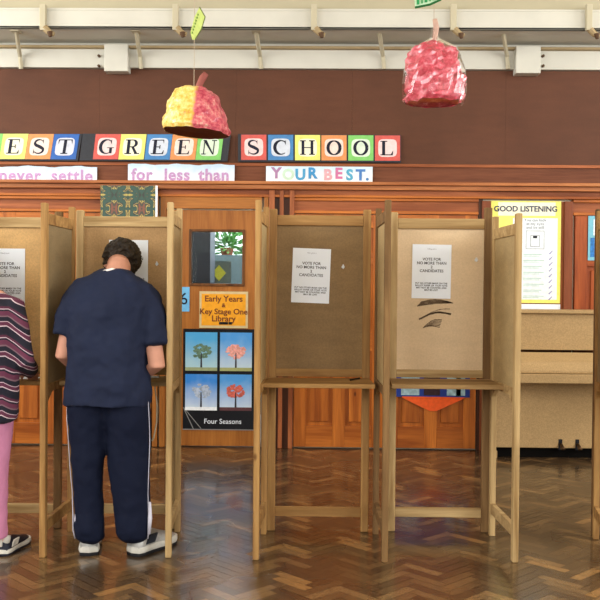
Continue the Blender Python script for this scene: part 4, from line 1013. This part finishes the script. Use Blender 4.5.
seq = [(0, (24, 24, 40)), (.2, (206, 186, 196)), (.235, (92, 40, 66)), (.36, (196, 170, 184)), (.39, (24, 24, 40)), (.55, (120, 92, 104)), (.6, (100, 46, 72)), (.76, (24, 24, 40)), (.82, (200, 178, 190)), (.85, (84, 36, 60)), (.93, (30, 28, 44))]
cr.elements[0].position = 0; cr.elements[0].color = srgb(*seq[0][1])+(1,); cr.elements[1].position = .2; cr.elements[1].color = srgb(*seq[1][1])+(1,)
for p_, c_ in seq[2:]: e = cr.elements.new(p_); e.color = srgb(*c_)+(1,)
L(fc.outputs[0], r.inputs[0]); L(r.outputs[0], b.inputs['Base Color']); b.inputs['Roughness'].default_value = .9
bm = B(); rings = []
for py, a, c, cy, ry in ((420, -50, 17.5, -.03, .14), (412, -50, 19, -.03, .14), (380, -50, 18.5, -.02, .135), (350, -49, 17, .01, .14), (325, -49, 16, .02, .135), (308, -46, 14, .03, .12), (297, -38, 6, .045, .1), (290, -27, -4, .06, .075)):
    x0, x1 = qx(a, py), qx(c, py); rings.append(((x0+x1)/2, cy, qz(py), (x1-x0)/2, ry))
loft(bm, rings, 32, power=2.3)
for s0, e0, w0 in ((sL, eL, wL), (sR, eR, wR)):
    tube(bm, [s0*.7+Vector((cw_, .04, s0.z))*.3, s0, s0.lerp(e0, .5), e0, e0.lerp(w0, .45), e0.lerp(w0, .8)], [.065, .068, .06, .054, .05, .042], 16)
ju = obj('jumper', bm, m, wom, True); mods(ju, .011, [('folds_large', .16, .018), ('folds_small', .05, .006)], 4)
bm = B()
for cols in (((538, -10, 6.5, .0, .06), (525, -13, 6.5, .0, .07), (500, -14, 7, 0, .08), (460, -15, 9, -.01, .09), (430, -16, 12, -.01, .11), (410, -16, 14, -.01, .12)), ((538, -40, -22, .0, .06), (525, -42, -20, .0, .07), (500, -43, -18, 0, .08), (460, -46, -16, -.01, .09), (430, -50, -14, -.01, .11), (410, -50, -13, -.01, .12))):
    r_ = []
    for py, a, c, cy, ry in cols:
        x0, x1 = qx(a, py), qx(min(c, 17) if py < 430 else c, py); r_.append(((x0+x1)/2, cy, qz(py), (x1-x0)/2, ry))
    loft(bm, r_, 20)
tr = obj('trousers', bm, plain('pink_cotton', srgb(204, 134, 170), .8, noise_amt=.06, scale=10), wom, True); mods(tr, .01, [('folds_large', .16, .014), ('folds_small', .05, .006)], 3)
nshoe = plain('navy_shoe', srgb(26, 30, 46), .5)
shoe(wom, qx(-1, 556), .02, R(-9), (nshoe, rubber, nshoe, rubber)); shoe(wom, qx(-34, 556), .0, R(6), (nshoe, rubber, nshoe, rubber))
ballot(150, 377, 'white ballot paper on the shelf by the man\'s right hand', (.1, .12)); ballot(29, 378, 'white paper on the shelf beside the striped jumper', (.12, .12), -.1)

# ------------------------------------------------------------------ hanging papier mache fruit
def fruit(cx, cy_bottom, Y, prof, mat, under, label, stem_pts, stem_mat, seed, facets=.012, tilt=0, stemr=.012):
    c = at(cx, cy_bottom, Y); k = Y/F
    root = empty('paper_fruit', c); tag(root, label, 'decoration', 'painted paper fruits hanging from the ceiling'); root.rotation_euler = (0, R(tilt), 0)
    bm = B(); n_ = 40; rg_ = []; DP = 1.1 if seed == 2 else .87
    fine = []
    for (z0, r0, o0), (z1, r1, o1) in zip(prof, prof[1:]):
        for j in range(4): t_ = j/4; fine.append((z0+(z1-z0)*t_, r0+(r1-r0)*t_, o0+(o1-o0)*t_))
    fine.append(prof[-1])
    for z_, r_, o_ in fine:
        l = []
        for j in range(n_):
            a = 2*math.pi*j/n_; d_ = Vector((math.cos(a), math.sin(a)*DP, 0))
            p = Vector((o_*k, 0, z_*k)) + d_*r_*k
            q_ = noise.noise(p*14+Vector((seed, 0, 0)))*facets*1.6 + noise.noise(p*40+Vector((seed, 3, 0)))*facets*.6
            l.append(bm.verts.new(p + d_*q_ + Vector((0, 0, q_*.5))))
        rg_.append(l)
    for a, b_ in zip(rg_, rg_[1:]):
        for i in range(n_): bm.faces.new((a[i], a[(i+1) % n_], b_[(i+1) % n_], b_[i]))
    bm.faces.new(rg_[-1])
    o = obj('painted_shell', bm, mat, root)
    bm = B(); low = [(0, .92, 4), (0, .5, 6), (0, .05, 6)]
    z0, r0, o0 = prof[0]; rr_ = []
    for dz, s_, up_ in ((0, .985, 0), (0, .6, 3), (0, .03, 4)):
        rr_.append([bm.verts.new(Vector((o0*k+math.cos(2*math.pi*j/n_)*r0*k*s_, math.sin(2*math.pi*j/n_)*r0*k*s_*DP, z0*k+up_*k+.003))) for j in range(n_)])
    for a, b_ in zip(rr_, rr_[1:]):
        for i in range(n_): bm.faces.new((a[i], a[(i+1) % n_], b_[(i+1) % n_], b_[i]))
    bm.faces.new(rr_[-1]); obj('underside', bm, under, root)
    bm = B(); tube(bm, [(x*k, 0, z*k) for x, z in stem_pts], [stemr*1.1, stemr, stemr*1.15, stemr*.9][:len(stem_pts)], 8); obj('stem', bm, stem_mat, root, True)
    return root, c, k
def patch_mat(name, cols, scale, rough=.5, coat=0, split=None, spec=None):
    m, nt, b = new_mat(name); L = nt.links.new; N = nt.nodes.new
    tc = N('ShaderNodeTexCoord'); n = N('ShaderNodeTexNoise'); n.inputs['Scale'].default_value = scale; n.inputs['Detail'].default_value = 5; n.inputs['Roughness'].default_value = .7; L(tc.outputs['Object'], n.inputs['Vector'])
    r = N('ShaderNodeValToRGB'); cr = r.color_ramp
    ps = [.3+.4*i/(len(cols[0])-1) for i in range(len(cols[0]))]
    def fill(r, cs_):
        cr = r.color_ramp; cr.elements[0].position = ps[0]; cr.elements[0].color = srgb(*cs_[0])+(1,); cr.elements[1].position = ps[-1]; cr.elements[1].color = srgb(*cs_[-1])+(1,)
        for p_, c_ in list(zip(ps, cs_))[1:-1]: e = cr.elements.new(p_); e.color = srgb(*c_)+(1,)
    fill(r, cols[0]); L(n.outputs[0], r.inputs[0]); out = r.outputs[0]
    if len(cols) > 1:
        r2 = N('ShaderNodeValToRGB'); fill(r2, cols[1]); L(n.outputs[0], r2.inputs[0])
        sx = N('ShaderNodeSeparateXYZ'); L(tc.outputs['Object'], sx.inputs[0])
        ma = N('ShaderNodeMath'); ma.operation = 'MULTIPLY_ADD'; ma.inputs[1].default_value = .08; L(n.outputs[0], ma.inputs[0]); L(sx.outputs['X'], ma.inputs[2])
        mr = N('ShaderNodeMapRange'); mr.inputs[1].default_value = split-.01+.04; mr.inputs[2].default_value = split+.01+.04; L(ma.outputs[0], mr.inputs[0])
        mx = N('ShaderNodeMix'); mx.data_type = 'RGBA'; L(mr.outputs[0], mx.inputs[0]); L(out, mx.inputs[6]); L(r2.outputs[0], mx.inputs[7]); out = mx.outputs[2]
    L(out, b.inputs['Base Color']); b.inputs['Roughness'].default_value = rough; b.inputs['Coat Weight'].default_value = coat; b.inputs['Coat Roughness'].default_value = .15
    bp = N('ShaderNodeBump'); bp.inputs['Strength'].default_value = .7; bp.inputs['Distance'].default_value = .012; L(n.outputs[0], bp.inputs['Height']); L(bp.outputs[0], b.inputs['Normal'])
    return m
appleM = patch_mat('painted_apple', [[(206, 140, 50), (226, 184, 70), (236, 216, 130), (240, 232, 190)], [(130, 28, 50), (186, 52, 78), (214, 110, 116), (226, 180, 160)]], 26, .5, .3, split=-.0)  # palest stops paint whitish highlights into the fruit's colour
underM = plain('brown_card_underside', srgb(112, 54, 30), .8)
stemM = plain('pink_brown_stem', srgb(150, 84, 76), .6)
r1, c1, k1 = fruit(196.5, 133, 5.6, [(0, 32.5, 0), (3, 33.5, 0), (14, 31, -2), (24, 28, -3), (34, 24.5, -4), (40, 21, -4), (43, 16, -4), (44.5, 8, -4), (44.7, 1, -4)], appleM, underM, 'yellow and red painted paper fruit hanging above the GREEN sign', [(-2, 42), (-.5, 49), (2, 55), (5, 60)], stemM, 2, .01, tilt=4, stemr=.02)
pinkM = patch_mat('painted_pink_fruit', [[(120, 18, 36), (184, 40, 62), (206, 74, 94), (232, 160, 172)]], 26, .35, .9)
r2_, c2, k2 = fruit(434, 103, 5.6, [(0, 27, -1), (3, 29, -1), (16, 29.5, 0), (30, 28.5, 0), (44, 25, -1), (52, 21, -1), (57, 12, -1), (60, 4, -1), (61, 1, 0)], pinkM, pinkM, 'pinkish red crumpled paper fruit hanging at upper right', [(-.5, 58), (.5, 67), (1.5, 75), (0, 83)], plain('pale_rope', srgb(190, 156, 140), .8), 9, .02, stemr=.016)
# clear plastic film gathered round the red one
fm, nt, b = new_mat('clear_film'); b.inputs['Transmission Weight'].default_value = 1; b.inputs['Roughness'].default_value = .08; b.inputs['IOR'].default_value = 1.02; b.inputs['Base Color'].default_value = (.97, .97, .98, 1); b.inputs['Specular IOR Level'].default_value = 1; b.inputs['Coat Weight'].default_value = .6; b.inputs['Coat Roughness'].default_value = .1
bm = B(); rg_ = []
for z_, r_ in ((-1, 29.5), (6, 31), (18, 31.5), (32, 30), (46, 26.5), (54, 22), (60, 11), (64, 4), (70, 3), (74, 4.5)):
    l = []
    for j in range(36):
        a = 2*math.pi*j/36; d_ = Vector((math.cos(a), math.sin(a)*.87, 0)); p = d_*r_*k2+Vector((0, 0, z_*k2))
        l.append(bm.verts.new(p+d_*(noise.noise(p*25)*.012+abs(noise.noise(p*9))*.008)))
    rg_.append(l)
for a, b_ in zip(rg_, rg_[1:]):
    for i in range(36): bm.faces.new((a[i], a[(i+1) % 36], b_[(i+1) % 36], b_[i]))
obj('plastic_wrap', bm, fm, r2_)
# strings and hanging cards
wire = plain('thin_wire', srgb(176, 160, 138), .5)
def string(px, py, Y, label, ztop_=ZC):
    p = at(px, py, Y); bm = B(); tube(bm, [p, (p.x, p.y, ztop_)], .0022, 5); o = obj('hanging_string', bm, wire); recentre(o); tag(o, label, 'string', 'strings holding the hanging fruits')
string(194, 88, 5.6, 'thin string holding the yellow and red fruit'); string(434, 22, 5.6, 'thin string holding the pinkish red fruit')
gp = srgb(196, 214, 120)
def arrow_card(name, pxs, Y, mat, label, txtmat=None, txt=None, rot=0):
    """double pointed card outline given in picture points; the card is turned about its string"""
    pts = [at(x, y, Y) for x, y in pxs]; c = sum(pts, Vector())/len(pts)
    e_ = empty(name, c); tag(e_, label, 'card', 'green cards hanging on the strings')
    n_ = len(pts); bm = B()
    yo = lambda p: (p.x-c.x)*math.tan(rot)
    a = [bm.verts.new((p.x-c.x, yo(p), p.z-c.z)) for p in pts]; b_ = [bm.verts.new((p.x-c.x+.002, yo(p)+.006, p.z-c.z)) for p in pts]
    bm.faces.new(a); bm.faces.new(b_[::-1])
    for i in range(n_): bm.faces.new((a[i], b_[i], b_[(i+1) % n_], a[(i+1) % n_]))
    obj('card', bm, mat, e_); return e_, c
e_, c = arrow_card('hanging_card', [(199, 6), (203.5, 13), (200.5, 27), (195.5, 40), (193, 41.5), (191.8, 35), (195, 18)], 5.55, plain('lime_card', gp, .5), 'narrow lime green pointed card turned edge-on above the yellow fruit', rot=1.1)
bm = B()
for k in range(7):
    p = at(197.6-k*.75, 14+k*3.4, 5.54)-c; box(bm, p.x-.006, p.x+.006, p.x*math.tan(1.1)-.008, p.x*math.tan(1.1)-.006, p.z-.006, p.z+.006)
obj('faint_lettering', bm, plain('olive_ink', srgb(130, 160, 80), .6), e_)
bm = B(); q_ = [at(x, y, 5.55)-c for x, y in ((199, 6), (203.5, 13), (200.5, 27), (195.5, 40))]
tube(bm, [Vector((p.x, p.x*math.tan(1.1), p.z)) for p in q_], .004, 6); obj('card_edge', bm, plain('olive_edge', srgb(96, 110, 60), .6), e_)
e_, c = arrow_card('hanging_card', [(415, 7), (414, -8), (424, -16), (444, -14), (448, -6), (441, -1), (430, 4)], 5.55, plain('mint_card', srgb(196, 226, 190), .5), 'pale green card with dark green edge hanging above the red fruit')
bm = B(); q_ = [at(x, y, 5.54)-c for x, y in ((415, 7.5), (430, 4.5), (441, -.5))]; tube(bm, q_, .007, 6); obj('card_edge', bm, plain('dark_green_edge', srgb(30, 100, 50), .6), e_)
bm = B()
for k, (w1) in enumerate((2, 1, 2, 1, 2)):
    p = at(418+k*4, 2.5-k*1.1, 5.545)-c; box(bm, p.x-.006*w1/1.5, p.x+.006*w1/1.5, -.008, -.004, p.z-.012, p.z+.03)
obj('green_lettering', bm, plain('leaf_ink', srgb(46, 150, 86), .6), e_)
